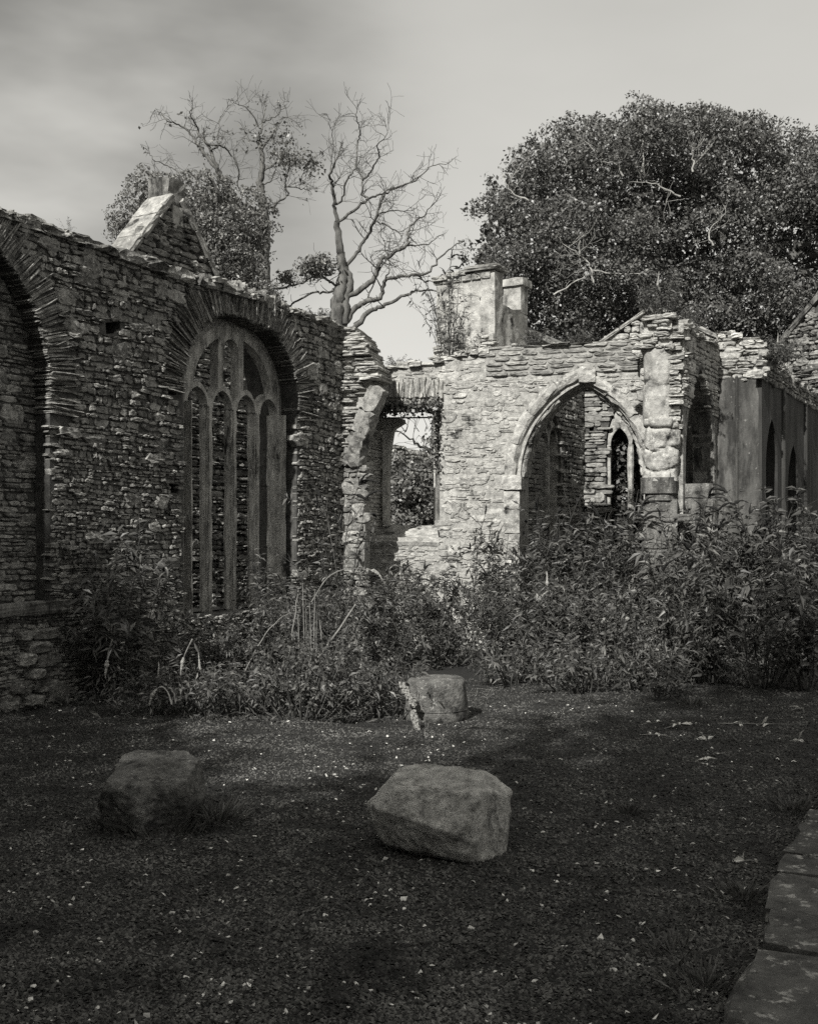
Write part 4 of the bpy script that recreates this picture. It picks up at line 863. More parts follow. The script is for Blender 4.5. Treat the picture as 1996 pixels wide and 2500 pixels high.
def lumps(mb, poly, Y, depth, nl, rl, per, size, seed, rim=0.9, front=0.8, fill=0.0, aspect=0.6, squash=0.8, pocket=False):
    """a crown of separate leafy clumps: leaves clothe the outside of each clump, so dark gaps open between them"""
    rs = np.random.default_rng(seed); pm = np.array([px3(a, b, Y)[[0, 2]] for a, b in poly]); lo, hi = pm.min(0), pm.max(0); out = []; tot = 0
    while tot < nl:
        p = lo + (hi - lo) * rs.random((3000, 2)); p = p[inpoly(pm, p)]; d = polydist(pm, p)
        if pocket:
            nz = vnoise(np.stack([p[:, 0] * 0.9, p[:, 1] * 1.25, p[:, 0] * 0], -1), 1.0, seed + 3) * 0.65 + vnoise(np.stack([p[:, 0] * 2.2, p[:, 1] * 2.8, p[:, 0] * 0], -1), 1.0, seed + 4) * 0.35
            k_ = (d > 1.25 * (nz - 0.34)) & (rs.random(len(p)) < 0.15 + 1.6 * np.abs(nz - 0.5) / 0.25); p, d, nz = p[k_], d[k_], nz[k_]
        dn = np.minimum(d / rim, 1.0); hd = depth * np.sqrt(1 - (1 - dn) ** 2)
        if pocket: hd = hd * np.clip(0.45 + 2.6 * np.abs(nz - 0.5), 0.45, 1.1)
        y = np.where(rs.random(len(p)) < front, -1, 1) * hd * rs.uniform(0.72, 1.0, len(p))
        out.append(np.stack([p[:, 0], Y + y, p[:, 1], np.minimum(rs.uniform(*rl, len(p)), d + 0.10)], -1)); tot += len(p)
    C = np.concatenate(out)[:nl]
    m = np.maximum(8, (per * (C[:, 3] / rl[1]) ** 2).astype(int)); I = np.repeat(np.arange(nl), m); n = len(I)
    D = rs.normal(0, 1, (n, 3)) + np.array([0, -0.45, 0.55]); D /= np.linalg.norm(D, axis=1)[:, None]
    rr = C[I, 3] * (0.55 + 0.6 * vnoise(np.stack([D[:, 0] * 2 + I * 7.1, D[:, 1] * 2, D[:, 2] * 2], -1), 1.0, seed)) * rs.uniform(0.8, 1.08, n)
    L = C[I, :3] + D * rr[:, None] * np.array([1, 1, squash])
    leaves(mb, L, size, rs, 0, aspect, 0.15, nrm=D + rs.normal(0, 0.55, (n, 3)))
    if fill:
        p = lo + (hi - lo) * rs.random((int(fill * 3), 2)); p = p[inpoly(pm, p)]; d = polydist(pm, p); p, d = p[d > 0.18][:int(fill)], d[d > 0.18][:int(fill)]
        hd = depth * np.sqrt(1 - (1 - np.minimum(d / rim, 1.0)) ** 2); q = np.stack([p[:, 0], Y + hd * rs.uniform(-0.7, 0.7, len(p)), p[:, 1]], -1); leaves(mb, q, size * 2.6, rs, 0.2, aspect)
def twig(mb, p, d, L, r, rs, lvl, up=0.16, spread=0.6, crook=0.17, tips=None):
    n = 5; P = [p]; dd = d / np.linalg.norm(d)
    for k in range(n):
        dd = dd + rs.normal(0, crook, 3) + np.array([0, 0, up * 0.3]); dd /= np.linalg.norm(dd); P.append(P[-1] + dd * L / n)
    P = np.array(P); rr = np.linspace(r, max(r * 0.45, 0.0038), n + 1); tube(mb, P, rr, 5 if r > 0.02 else 3)
    if tips is not None and lvl <= 1: tips.append(P[-1])
    if lvl <= 0: return
    for k in range(1, n + 1):
        for _ in range(1 + (rs.random() < 0.35)):
            if rs.random() < 0.82:
                nd = dd * 0.6 + rs.normal(0, spread, 3) + np.array([0, 0, up]); twig(mb, P[k], nd, L * rs.uniform(0.45, 0.75), rr[k] * 0.62, rs, lvl - 1, up, spread, crook, tips)
def limb_part(parent, pts, Y, *a, mat='bark', **k):
    mb = MB(); limb(mb, pts, Y, *a, **k); mb.build('branch', M[mat], parent, smooth=True)
def limb(mb, pts, Y, r0, r1, rs, wob=0.35, lvl=2, every=2, L=0.9, up=0.12, tips=None, y0=None, start=0.25):
    q = np.array([px3(a, b, Y) for a, b in pts]); n = len(q)
    off = np.cumsum(rs.normal(0, wob, n)) * np.linspace(0, 1, n); scale = (Y + off) / Y
    q = np.stack([q[:, 0] * scale, Y + off, EYE + (q[:, 2] - EYE) * scale], -1)
    P = smooth_path(q, 5); P[1:-1] += rs.normal(0, 0.012, (len(P) - 2, 3)) * (1 + 8 * r1)
    rr = np.linspace(r0, r1, len(P)) * (0.56 if lvl >= 0 else 0.72); tube(mb, P, rr, 8 if r0 > 0.06 else 6)
    if lvl >= 0:
        for k in range(int(len(P) * start), len(P), every):
            T = P[min(k + 1, len(P) - 1)] - P[k - 1]; T /= np.linalg.norm(T) + 1e-9
            nd = T * 0.5 + rs.normal(0, 0.7, 3) * np.array([1, 0.8, 1]) + np.array([0, 0, up]); twig(mb, P[k], nd, L * rs.uniform(0.5, 1.1), max(rr[k] * 0.40, 0.0065), rs, lvl, up, tips=tips)
        T = P[-1] - P[-2]; twig(mb, P[-1], T, L * 0.45, r1 * 0.8, rs, lvl, up, tips=tips)

YT = 22.0; rs = np.random.default_rng(5)
tr = thing('bare_tree', 'leafless pale-barked tree with crooked limbs behind the broken wall end', 'tree', tuple(px3(835, 1300, YT) * np.array([1, 1, 0])))
mb = MB()
limb(mb, [(815, 1500), (818, 900), (822, 783), (827, 727), (836, 685), (837, 644), (830, 602), (823, 541)], YT, 0.26, 0.085, rs, 0.05, -1)
limb(mb, [(838, 790), (842, 727), (853, 691), (844, 649)], YT, 0.16, 0.08, rs, 0.05, -1)
mb.build('trunk', M['bark'], tr, smooth=True)
a_2 = dict(rs=rs, lvl=1, every=2, L=0.52, up=0.06)
limb_part(tr, [(823, 541), (818, 502), (811, 454), (807, 421), (822, 385), (830, 362)], YT, 0.075, 0.025, **a_2)
limb_part(tr, [(823, 541), (858, 518), (894, 488), (882, 471), (886, 440), (871, 404), (872, 351), (880, 323), (872, 293), (872, 268)], YT, 0.06, 0.012, **a_2)
limb_part(tr, [(894, 488), (928, 474), (958, 460), (1014, 438), (1056, 404), (1092, 399)], YT, 0.045, 0.012, **a_2)
limb_part(tr, [(844, 649), (875, 610), (894, 577), (914, 538), (928, 496), (936, 477), (962, 462), (1000, 446)], YT, 0.075, 0.02, **a_2)
limb_part(tr, [(844, 727), (894, 696), (917, 674), (928, 638), (950, 624), (992, 599), (997, 566), (1017, 535), (1033, 527), (1064, 492)], YT, 0.11, 0.015, **a_2)
limb_part(tr, [(992, 599), (1042, 596), (1072, 575)], YT, 0.03, 0.012, **a_2)
limb_part(tr, [(838, 800), (864, 758), (897, 735), (928, 724), (939, 688), (986, 674), (1039, 669), (1075, 627), (1109, 599)], YT, 0.12, 0.02, rs, 0.35, 1, 4, 0.6)
limb_part(tr, [(850, 820), (886, 777), (917, 752), (947, 741), (995, 719), (1014, 710), (1078, 709)], YT, 0.11, 0.025, rs, 0.2, 0, 6, 0.5)
limb_part(tr, [(939, 688), (950, 652), (939, 599), (930, 571)], YT, 0.035, 0.012, **a_2)
limb_part(tr, [(914, 538), (930, 521), (961, 515), (1003, 515)], YT, 0.04, 0.012, **a_2)
limb_part(tr, [(819, 499), (836, 490), (844, 446), (861, 418), (871, 404)], YT, 0.045, 0.02, **a_2)
limb_part(tr, [(886, 440), (903, 421), (925, 382), (922, 357), (942, 332), (947, 300)], YT, 0.04, 0.010, **a_2)
limb_part(tr, [(914, 540), (950, 554), (979, 579), (958, 613)], YT, 0.03, 0.012, **a_2)
limb_part(tr, [(807, 421), (811, 380), (812, 330), (800, 285)], YT, 0.025, 0.008, **a_2)
limb_part(tr, [(822, 702), (802, 713), (769, 713), (727, 733), (704, 747)], YT, 0.05, 0.035, rs, 0.1, 0, 6, 0.4)
t1 = []
limb_part(tr, [(822, 702), (802, 685), (775, 675), (740, 690), (685, 704)], YT, 0.05, 0.03, rs, 0.1, 1, 3, 0.45, tips=t1)
mb = MB(); crown(mb, [(735, 668), (745, 648), (775, 636), (800, 638), (815, 655), (800, 672), (765, 678)], YT, 0.45, 170, 7, 0.075, 31, 0.3, 2, 0.10, rim=0.25)
crown(mb, [(684, 690), (692, 672), (712, 672), (714, 690)], YT, 0.25, 45, 7, 0.075, 32, 0.2, 2, 0.08, rim=0.2); mb.build('leaf_cluster', M['ivy'], tr)

YL = 24.0; rs = np.random.default_rng(12)
tl = thing('thin_tree', 'tall thin-leaved tree with spreading bare limbs rising out of ivy', 'tree', tuple(px3(640, 1300, YL) * np.array([1, 1, 0])))
mb = MB()
limb(mb, [(648, 1500), (646, 800), (645, 673), (643, 615), (648, 569), (640, 487), (636, 452), (639, 418), (639, 371), (632, 332)], YL, 0.24, 0.05, rs, 0.05, -1)
limb(mb, [(602, 1500), (600, 700), (597, 560), (570, 480), (541, 436), (531, 413)], YL, 0.17, 0.08, rs, 0.05, -1)
mb.build('trunk', M['bark'], tl, smooth=True)
tips = []; kw2 = dict(rs=rs, lvl=1, every=2, L=0.46, up=0.06, tips=tips)
limb_part(tl, [(632, 332), (640, 308), (647, 273), (650, 252)], YL, 0.04, 0.010, **kw2)
limb_part(tl, [(640, 364), (659, 336), (678, 306), (694, 285), (722, 298)], YL, 0.05, 0.010, **kw2)
limb_part(tl, [(631, 310), (610, 271), (582, 255), (566, 246)], YL, 0.03, 0.008, **kw2)
limb_part(tl, [(643, 299), (671, 285), (689, 266), (695, 246)], YL, 0.03, 0.008, **kw2)
limb_part(tl, [(531, 413), (513, 366), (501, 345), (485, 327), (482, 308), (466, 285), (469, 258)], YL, 0.075, 0.010, **kw2)
limb_part(tl, [(531, 413), (503, 380), (485, 355), (471, 334), (443, 308), (410, 294), (396, 278), (378, 268)], YL, 0.075, 0.008, **kw2)
limb_part(tl, [(501, 348), (522, 355), (548, 362), (566, 380), (582, 411), (580, 452)], YL, 0.04, 0.02, **kw2)
limb_part(tl, [(513, 366), (534, 357), (529, 336), (536, 318), (536, 294), (553, 264)], YL, 0.04, 0.010, **kw2)
limb_part(tl, [(517, 450), (489, 434), (459, 422), (443, 422), (408, 406), (378, 392), (364, 374)], YL, 0.045, 0.008, **kw2)
limb_part(tl, [(665, 520), (671, 505), (680, 492), (703, 476), (696, 457), (731, 459), (752, 464)], YL, 0.06, 0.015, **kw2)
limb_part(tl, [(696, 457), (700, 430), (712, 400)], YL, 0.03, 0.010, **kw2)
limb_part(tl, [(731, 459), (738, 430), (750, 405)], YL, 0.025, 0.010, **kw2)
limb_part(tl, [(638, 422), (661, 406), (687, 397), (715, 392)], YL, 0.04, 0.010, **kw2)
limb_part(tl, [(637, 450), (660, 440), (672, 415), (675, 395)], YL, 0.035, 0.010, **kw2)
limb_part(tl, [(580, 452), (583, 420), (575, 395)], YL, 0.03, 0.010, **kw2)
limb_part(tl, [(635, 340), (615, 345), (600, 330)], YL, 0.03, 0.010, **kw2)
mb = MB(); tp = np.array(tips); rr_ = np.random.default_rng(3)
tp = tp[rr_.random(len(tp)) < 0.05]; L = np.repeat(tp, 4, 0) + rr_.normal(0, 0.07, (len(tp) * 4, 3)); leaves(mb, L, 0.08, rr_, 0.3, 0.6)
for k, (poly, n) in enumerate((([(675, 400), (690, 372), (715, 375), (735, 390), (735, 405), (710, 402)], 60), ([(735, 405), (745, 385), (765, 388), (772, 410), (755, 415)], 30), ([(605, 340), (615, 315), (640, 312), (660, 322), (650, 350), (625, 352)], 22), ([(670, 330), (680, 310), (705, 318), (715, 335), (690, 342)], 18))):
    crown(mb, poly, YL, 0.5, n, 6, 0.085, 40 + k, 0.4, 2, 0.14, rim=0.3)
mb.build('leaf_cluster', M['ivy'], tl)
ivt = thing('ivy_clad_tree', 'dense ivy-clad tree crown massed behind the gable', 'tree', tuple(px3(560, 1300, 20.5) * np.array([1, 1, 0])))
mb = MB(); ivp = [(285, 560), (305, 505), (340, 440), (370, 420), (395, 440), (445, 455), (470, 442), (520, 440), (560, 455), (605, 478), (640, 492), (672, 515), (678, 548), (688, 572), (668, 600), (640, 630), (650, 690), (690, 730), (700, 780), (560, 780), (420, 700), (300, 640)]
lumps(mb, ivp, 20.5, 1.1, 260, (0.14, 0.42), 330, 0.052, 51, rim=0.7, fill=4000)
mb.build('crown', M['ivy'], ivt)
mb = MB(); rs = np.random.default_rng(8)
limb(mb, [(560, 1500), (555, 900), (545, 700), (540, 560), (530, 470)], 20.5, 0.2, 0.06, rs, 0.1, 1, 3, 0.7); mb.build('trunk', M['darkbark'], ivt, smooth=True)

# the big evergreen and its neighbours
YE = 23.5
ev = thing('evergreen_tree', 'huge rounded dark evergreen standing over the right side of the ruin', 'tree', tuple(px3(1540, 1300, YE) * np.array([1, 1, 0])))
evp = [(1132, 640), (1138, 590), (1158, 560), (1150, 515), (1168, 468), (1205, 448), (1214, 400), (1236, 352), (1290, 322), (1345, 305), (1400, 292), (1455, 275), (1520, 258), (1560, 268), (1600, 258), (1640, 270), (1690, 256), (1730, 270), (1795, 285), (1808, 318), (1850, 335), (1866, 318), (1875, 300), (1884, 330), (1920, 332), (1950, 345), (1965, 385), (2010, 365), (2080, 420), (2140, 560), (2130, 760), (2060, 900), (1900, 930), (1500, 930), (1300, 900), (1180, 800), (1150, 720)]
evp = [(x, y + (46 if y < 620 else 0)) for x, y in evp]; mb = MB(); lumps(mb, evp, YE, 3.0, 900, (0.14, 0.62), 380, 0.062, 61, rim=1.7, front=0.92, fill=24000, pocket=True)
rs = np.random.default_rng(4)
for _ in range(60):                                             # ragged sprays breaking the outline
    k = rs.integers(len(evp)); a, b_ = np.array(evp[k]), np.array(evp[(k + 1) % len(evp)]); p = a + (b_ - a) * rs.random()
    if p[1] > 700: continue
    c = px3(p[0], p[1], YE); d_ = (p - np.array([1600, 640])); d_ = d_ / np.linalg.norm(d_) * rs.uniform(0.1, 0.3)
    n = rs.integers(25, 60); t = rs.random(n)[:, None]; L = c + t * np.array([d_[0], 0, -d_[1] + 0.1]) + rs.normal(0, 0.06, (n, 3)); leaves(mb, L, 0.08, rs, 0.3, 0.6)
mb.build('crown', M['ever'], ev)
mb = MB(); limb(mb, [(1560, 1500), (1556, 1100), (1550, 850), (1560, 700), (1555, 560)], YE, 0.45, 0.15, rs, 0.1, -1); mb.build('trunk', M['darkbark'], ev, smooth=True)
mb = MB()
for pts, yy in (([(1448, 690), (1440, 650), (1410, 620), (1370, 590)], -2.9), ([(1415, 620), (1412, 580)], -2.95), ([(1440, 660), (1500, 670), (1550, 668)], -2.9), ([(1740, 600), (1730, 565), (1770, 520)], -2.8), ([(1565, 420), (1570, 360), (1560, 330)], -2.6), ([(1480, 400), (1450, 365), (1425, 345)], -2.5), ([(1690, 420), (1690, 380), (1680, 345)], -2.6), ([(1560, 370), (1580, 340)], -2.5), ([(1350, 720), (1400, 690), (1450, 660)], -2.9), ([(1660, 480), (1600, 450), (1560, 445)], -2.8), ([(1290, 490), (1250, 470), (1230, 440)], -2.2), ([(1520, 430), (1500, 400), (1470, 395)], -2.7)):
    limb_part(ev, pts, YE + yy - 0.42, 0.036, 0.012, rs, 0.05, 1, 3, 0.5, mat='palebark')
def bushy(name, label, poly, Y, depth, n, size, seed, mat, trunk=None, group=None, thr=0.4):
    t = thing(name, label, 'tree', tuple(px3(np.mean([p[0] for p in poly]), 1300, Y) * np.array([1, 1, 0])), group)
    mb = MB(); lumps(mb, poly, Y, depth, n // 10, (0.15, 0.38), 130, size, seed, rim=0.5, fill=n * 0.6); mb.build('crown', mat, t)
    rs_ = np.random.default_rng(seed); mb = MB(); cx = np.mean([p[0] for p in poly])
    limb(mb, trunk or [(cx, 1300 + F * EYE / Y), (cx + 3, 1250), (cx - 4, 1150)], Y, 0.09, 0.02, rs_, 0.1, 1, 3, 0.5); mb.build('trunk', M['darkbark'], t, smooth=True)
bushy('bushy_tree', 'leafy bushes filling the lower part of the square opening', [(930, 1360), (930, 1130), (960, 1105), (985, 1112), (1010, 1140), (1040, 1130), (1090, 1150), (1090, 1360)], 18.5, 0.8, 900, 0.075, 71, M['ivy'])
bushy('bushy_tree', 'foliage hanging at the right side of the square opening', [(1030, 1140), (1036, 1080), (1050, 1050), (1075, 1040), (1090, 1060), (1090, 1160)], 17.6, 0.4, 140, 0.07, 72, M['ivy'], [(1085, 1600), (1083, 1250), (1060, 1120), (1020, 1085), (985, 1060)])
bushy('bushy_tree', 'very dark foliage behind the two-light window of the end wall', [(1460, 1420), (1450, 1000), (1500, 960), (1620, 960), (1680, 1050), (1680, 1420)], 17.85, 0.42, 1500, 0.08, 73, M['ever'])
bushy('bushy_tree', 'dark bushes low behind the dim chamber window', [(1200, 1420), (1200, 1180), (1290, 1160), (1370, 1180), (1370, 1420)], 19.5, 0.8, 700, 0.08, 74, M['ever'])

# unseen trees added behind the camera to put the near court in shade
rs = np.random.default_rng(77)
bt_ = thing('added_shade_tree', 'unseen evergreen added behind the camera to shade the court', 'tree', (-9.0, -5.2, 0), 'shade trees added behind the camera')
mb = MB(); n = 2600; D = rs.normal(0, 1, (n, 3)); D /= np.linalg.norm(D, axis=1)[:, None]; rad = rs.random(n) ** 0.35
C_ = D * rad[:, None] * np.array([2.7, 2.7, 5.2]) + np.array([-9.0, -5.2, 7.0]); C_ = C_[vnoise(C_, 0.8, 6) > 0.22]
leaves(mb, np.repeat(C_, 7, 0) + rs.normal(0, 0.22, (len(C_) * 7, 3)), 0.22, rs, 0.4, 0.6); mb.build('crown', M['ever'], bt_)
mb = MB(); tube(mb, [(-9, -5.2, 0), (-9.1, -5.2, 4), (-9, -5.1, 8)], [0.35, 0.25, 0.1], 8); mb.build('trunk', M['darkbark'], bt_)
for (x, y, s) in ((-12.4, -5.6, 1.35), (-8.0, -7.2, 0.90), (-5.6, -7.4, 0.98), (-3.0, -7.0, 1.36), (1.2, -6.4, 1.1), (-10.2, -10.5, 1.25), (-6.4, -11.0, 1.3)):
    o = bt_.copy(); COL.objects.link(o); o.location = (x, y, 0); o.scale = (s, s, s); o.rotation_euler = (0, 0, rs.uniform(0, 6))
    for c_ in bt_.children:
        d_ = c_.copy(); COL.objects.link(d_); d_.parent = o

# ------------------------------------------------------------------ shrubs
def spike(mb, p, d, L, r, rs):
    n = 13; P = [np.array(p)]; d = d / np.linalg.norm(d)
    for k in range(n): d = d + np.array([0, 0, -0.10]) + rs.normal(0, 0.04, 3); d /= np.linalg.norm(d); P.append(P[-1] + d * L / n)
    t = np.linspace(0, 1, n + 1); tube(mb, P, r * np.clip(np.minimum(0.45 + t * 4, 1.25 - t * 1.1), 0.1, 1) * rs.uniform(0.62, 1.3, n + 1), 7)
def shrub_mesh(seed, H=1.6, spread=0.6, ns=26, leaf=0.12, flowers=10, pale=0.0, bushy_=1.0, asp=0.28):
    rs = np.random.default_rng(seed); sm, lm, fl = MB(), MB(), []; pts, drs = [], []
    def shoot(p, d, L, r, lvl):
        n = 8; P = [p]; dd = d / np.linalg.norm(d)
        for k in range(n): dd = dd + rs.normal(0, 0.07, 3) + np.array([0, 0, -0.055 if k > 3 else 0.02]); dd /= np.linalg.norm(dd); P.append(P[-1] + dd * L / n)
        P = np.array(P); tube(sm, P, np.linspace(r * 0.7, r * 0.28, n + 1), 4)
        m = int(L / 0.055 * bushy_)
        for s in np.sort(rs.uniform(0.15 if lvl else 0.28, 1.0, m)):
            k = min(int(s * n), n - 1); q = P[k] + (P[k + 1] - P[k]) * (s * n - k); T = P[k + 1] - P[k]; T = T / np.linalg.norm(T); x, y, _ = basis(T); a = rs.uniform(0, 6.283)
            for sg in (1, -1):
                v = sg * (math.cos(a) * x + math.sin(a) * y) + T * 0.55; pts.append(q); drs.append(v / np.linalg.norm(v))
        if lvl:
            for k in range(3, n):
                if rs.random() < 0.75: v = dd * 0.6 + rs.normal(0, 0.5, 3) + np.array([0, 0, 0.3]); shoot(P[k], v, L * rs.uniform(0.2, 0.4), r * 0.55, lvl - 1)
        return P[-1], dd
    tips_ = []
    for k in range(ns):
        a = rs.uniform(0, 6.283); e = rs.random() ** 0.7; tips_.append(shoot(np.array([math.cos(a) * 0.10 * e, math.sin(a) * 0.10 * e, 0]) * spread * 2, np.array([math.cos(a) * e * spread, math.sin(a) * e * spread, 1.0]), H * rs.uniform(0.55, 1.12), 0.010, 1))
    P = np.array(pts); P = P + 0; leaves(lm, P, leaf, rs, 0.6, asp, 0.25, True, np.array(drs))
    tips_.sort(key=lambda t: -t[0][2]); pick = tips_[:max(1, int(len(tips_) * 0.75))]; rs.shuffle(pick)
    for (p, d) in pick[:flowers]:
        for _ in range(1 + (rs.random() < 0.6)): fl.append((p, d + rs.normal(0, 0.35, 3), rs.uniform(0.12, 0.26), rs.uniform(0.011, 0.018)))
    fms = []
    for q in fl: b = MB(); spike(b, *q, rs); fms.append(b)
    return sm, lm, fms
def shrub_proto(name, seed, fmat, **kw):
    sm, lm, fm = shrub_mesh(seed, **kw); r = []
    for nm, b, m in [('stem', sm, M['stem']), ('foliage', lm, M['budd'])] + [('flower_spike', f, fmat) for f in fm]:
        if b.n == 0: continue
        o = b.build(nm, m); COL.objects.unlink(o); r.append(o)
    return r
PR = dict(
    tall=shrub_proto('t', 1, M['spike'], H=1.75, spread=0.42, ns=17, leaf=0.125, flowers=22, bushy_=0.8),
    tall2=shrub_proto('t2', 2, M['spike'], H=1.7, spread=0.5, ns=16, leaf=0.11, flowers=24, bushy_=0.8),
    mid=shrub_proto('m', 3, M['spike'], H=1.15, spread=0.6, ns=18, leaf=0.11, flowers=9, bushy_=0.9),
    mid2=shrub_proto('m2', 4, M['palespike'], H=1.0, spread=0.65, ns=18, leaf=0.10, flowers=2, bushy_=0.8),
    fine=shrub_proto('f', 8, M['spike'], H=1.0, spread=0.7, ns=26, leaf=0.066, flowers=3, bushy_=1.5),
    stalky=shrub_proto('s', 9, M['spike'], H=1.35, spread=0.55, ns=18, leaf=0.09, flowers=7, bushy_=0.6),
    bramble=shrub_proto('b', 10, M['palespike'], H=0.8, spread=1.2, ns=24, leaf=0.05, flowers=0, bushy_=1.0, asp=0.5),
    low=shrub_proto('l', 5, M['palespike'], H=0.55, spread=0.95, ns=22, leaf=0.075, flowers=1),
    low2=shrub_proto('l2', 6, M['palespike'], H=0.42, spread=1.1, ns=24, leaf=0.07, flowers=0),
    wisp=shrub_proto('w', 7, M['spike'], H=1.7, spread=0.34, ns=9, leaf=0.075, flowers=10, bushy_=0.32),
)
def shrub(kind, x, y, s, label, name='shrub', group='shrubs overgrowing the court', z=0.0, sz=None):
    if z == 0 and x > 1.4 and y > 10: s *= 1.02
    elif z == 0 and y > 11.5: s *= 1.05
    elif z == 0 and kind in ('bramble', 'low'): s *= 0.8
    t = thing(name, label, 'shrub', (x, y, z), group); t.scale = (s, s, sz or s); t.rotation_euler = (0, 0, rng.uniform(0, 6.28))
    for o in PR[kind]:
        c = o.copy(); c.parent = t; COL.objects.link(c)
    return t
def sh(kind, px, py, s, label, **kw):
    p = gnd(px, py); return shrub(kind, p[0], p[1], s, label, **kw)
# left, against the dark wall
sh('tall', 318, 1715, 0.86, 'dark upright buddleia against the left wall')
sh('mid', 250, 1712, 0.62, 'low black-leaved bush at the foot of the left wall, left of the upright buddleia')
sh('bramble', 410, 1690, 0.75, 'dim leafy bush below the left side of the tall window')
sh('low', 360, 1745, 0.9, 'low trailing growth in front of the upright buddleia')
sh('low', 470, 1740, 1.0, 'sprawling bright-leaved growth at the near left of the weed heap')
sh('fine', 520, 1680, 0.7, 'leafy bush in front of the tall window sill')
sh('low2', 575, 1745, 1.1, 'matted low growth in front of the tall window')
sh('bramble', 650, 1730, 1.0, 'low tangle at the foot of the dry stalks')
sh('stalky', 640, 1640, 0.85, 'bush below the right jamb of the tall window')
sh('bramble', 735, 1755, 1.2, 'matted weeds between the dry stalks and the column drum')
sh('bramble', 800, 1735, 1.0, 'low leafy tangle right of the dry stalks')
sh('low', 880, 1720, 0.95, 'leafy heap left of the column drum')
sh('low2', 930, 1750, 1.15, 'wilted growth touching the left side of the column drum')
sh('fine', 745, 1620, 0.9, 'bush growing against the end of the left wall')
sh('wisp', 822, 1625, 1.25, 'bush hiding the foot of the broken arch respond')
sh('fine', 760, 1665, 1.0, 'low bushes behind the dry stalks')
sh('fine', 900, 1590, 1.0, 'bush under the square opening')
sh('stalky', 985, 1580, 0.95, 'bush under the right corner of the square opening')
sh('fine', 940, 1640, 1.0, 'low weeds behind the column drum')
sh('low2', 1060, 1625, 1.3, 'low weeds right behind the column drum, by the gravel edge')
sh('wisp', 1168, 1575, 1.22, 'tall single-stemmed buddleia with dark flower heads against the sunlit wall')
sh('fine', 1085, 1590, 1.05, 'bush left of the tall single-stemmed buddleia')
sh('stalky', 1190, 1590, 1.1, 'bush left of the archway')
sh('tall2', 1275, 1590, 0.85, 'buddleia before the left jamb of the archway')
sh('fine', 1235, 1620, 1.0, 'bright bush at the near edge below the left side of the archway')
sh('tall', 1370, 1590, 0.90, 'buddleia standing in the mouth of the archway')
sh('mid2', 1330, 1645, 1.05, 'bush with long pale leaves in front of the archway')
sh('tall2', 1460, 1600, 0.93, 'buddleia in front of the two-light window')
sh('fine', 1430, 1650, 1.0, 'low-lit bush in front of the right half of the archway')
sh('tall', 1560, 1610, 0.92, 'buddleia at the left foot of the pier')
sh('bramble', 1530, 1660, 1.1, 'leafy bush at the gravel edge before the pier')
sh('tall2', 1650, 1610, 0.98, 'buddleia at the right foot of the pier')
sh('tall', 1740, 1620, 0.98, 'buddleia below the shaded arcade arch')
sh('stalky', 1640, 1668, 1.1, 'dark bush at the gravel edge below the arcade')
sh('tall2', 1830, 1615, 1.02, 'tall buddleia before the stained plaster wall')
sh('mid', 1750, 1672, 1.15, 'dark bush at the gravel edge before the plaster wall')
sh('tall', 1915, 1625, 0.98, 'buddleia before the dark niches at the right')
sh('tall2', 1990, 1640, 1.0, 'buddleia cut by the right edge of the picture')
sh('bramble', 1860, 1675, 1.15, 'nearly black bush at the gravel edge on the right')
sh('mid', 1965, 1685, 1.15, 'nearly black bush at the far right of the gravel edge')
sh('low2', 1250, 1668, 1.2, 'thin weeds creeping onto the gravel before the archway')
sh('low2', 1420, 1690, 1.2, 'thin weeds creeping onto the gravel left of the pier line')
sh('low2', 1600, 1695, 1.2, 'thin weeds at the gravel edge under the dark bushes')
sh('wisp', 1330, 1600, 1.2, 'thin buddleia spray rising in front of the archway opening')
sh('wisp', 1500, 1610, 1.15, 'thin buddleia spray between the two-light window and the pier')
sh('wisp', 1700, 1620, 1.2, 'thin dark-headed spray right of the pier base')
sh('wisp', 1880, 1630, 1.25, 'thin dark-headed spray before the far right corner of the plaster wall')
# on the wall tops
wt = FW.uz(1090, 890); p = FW.P(wt[0], wt[1], -0.2)
shrub('wisp', p[0], p[1], 0.85, 'dark-headed buddleia rooted on the broken top of the sunlit wall', z=p[2])
p = FW.P(FW.uz(1075, 890)[0], wt[1] - 0.02, -0.25); shrub('wisp', p[0], p[1], 0.8, 'leaning buddleia sprays beside the chimney on the wall top', z=p[2])
p = FW.P(FW.uz(1110, 890)[0], wt[1] - 0.02, -0.3); shrub('stalky', p[0], p[1], 0.45, 'leafy bush at the foot of the chimney on the wall top', z=p[2])
p = FW.P(FW.uz(960, 900)[0], FW.uz(960, 900)[1], -0.3); shrub('low2', p[0], p[1], 0.5, 'thin weeds along the wall top above the square opening', z=p[2])
p = PW.P(0.0, PW.uz(1600, 770)[1] + 0.0, -0.3); shrub('low', p[0], p[1], 0.9, 'weeds growing on top of the pier', z=p[2])
p = PW.P(0.32, PW.uz(1640, 790)[1], -0.5); shrub('low2', p[0], p[1], 0.7, 'weeds spilling behind the pier top', z=p[2])
p = RW.P(0.35, zt - 0.1 if False else RW.uz(1880, 900)[1], 0.05); shrub('low', p[0], p[1], 0.7, 'fine-leaved plant hanging on the dark wall top', z=p[2])
p = RW.P(1.1, RW.uz(1860, 865)[1], 0.0); shrub('low2', p[0], p[1], 0.9, 'creeping weeds on the dark wall top at the right edge', z=p[2])
p = LW.P(LW.uz(225, 585)[0], LW.uz(225, 585)[1], -0.3); shrub('wisp', p[0], p[1], 0.14, 'small sprig on top of the left wall', z=p[2])
p = LW.P(5.2, LW.uz(830, 795)[1], -0.3); shrub('low2', p[0], p[1], 0.55, 'leafy sprig at the far end of the left wall top', z=p[2])
p = px3(1300, 845, 15.0); shrub('low2', p[0], p[1], 0.6, 'pale weeds at the foot of the chimney shaft', z=p[2])
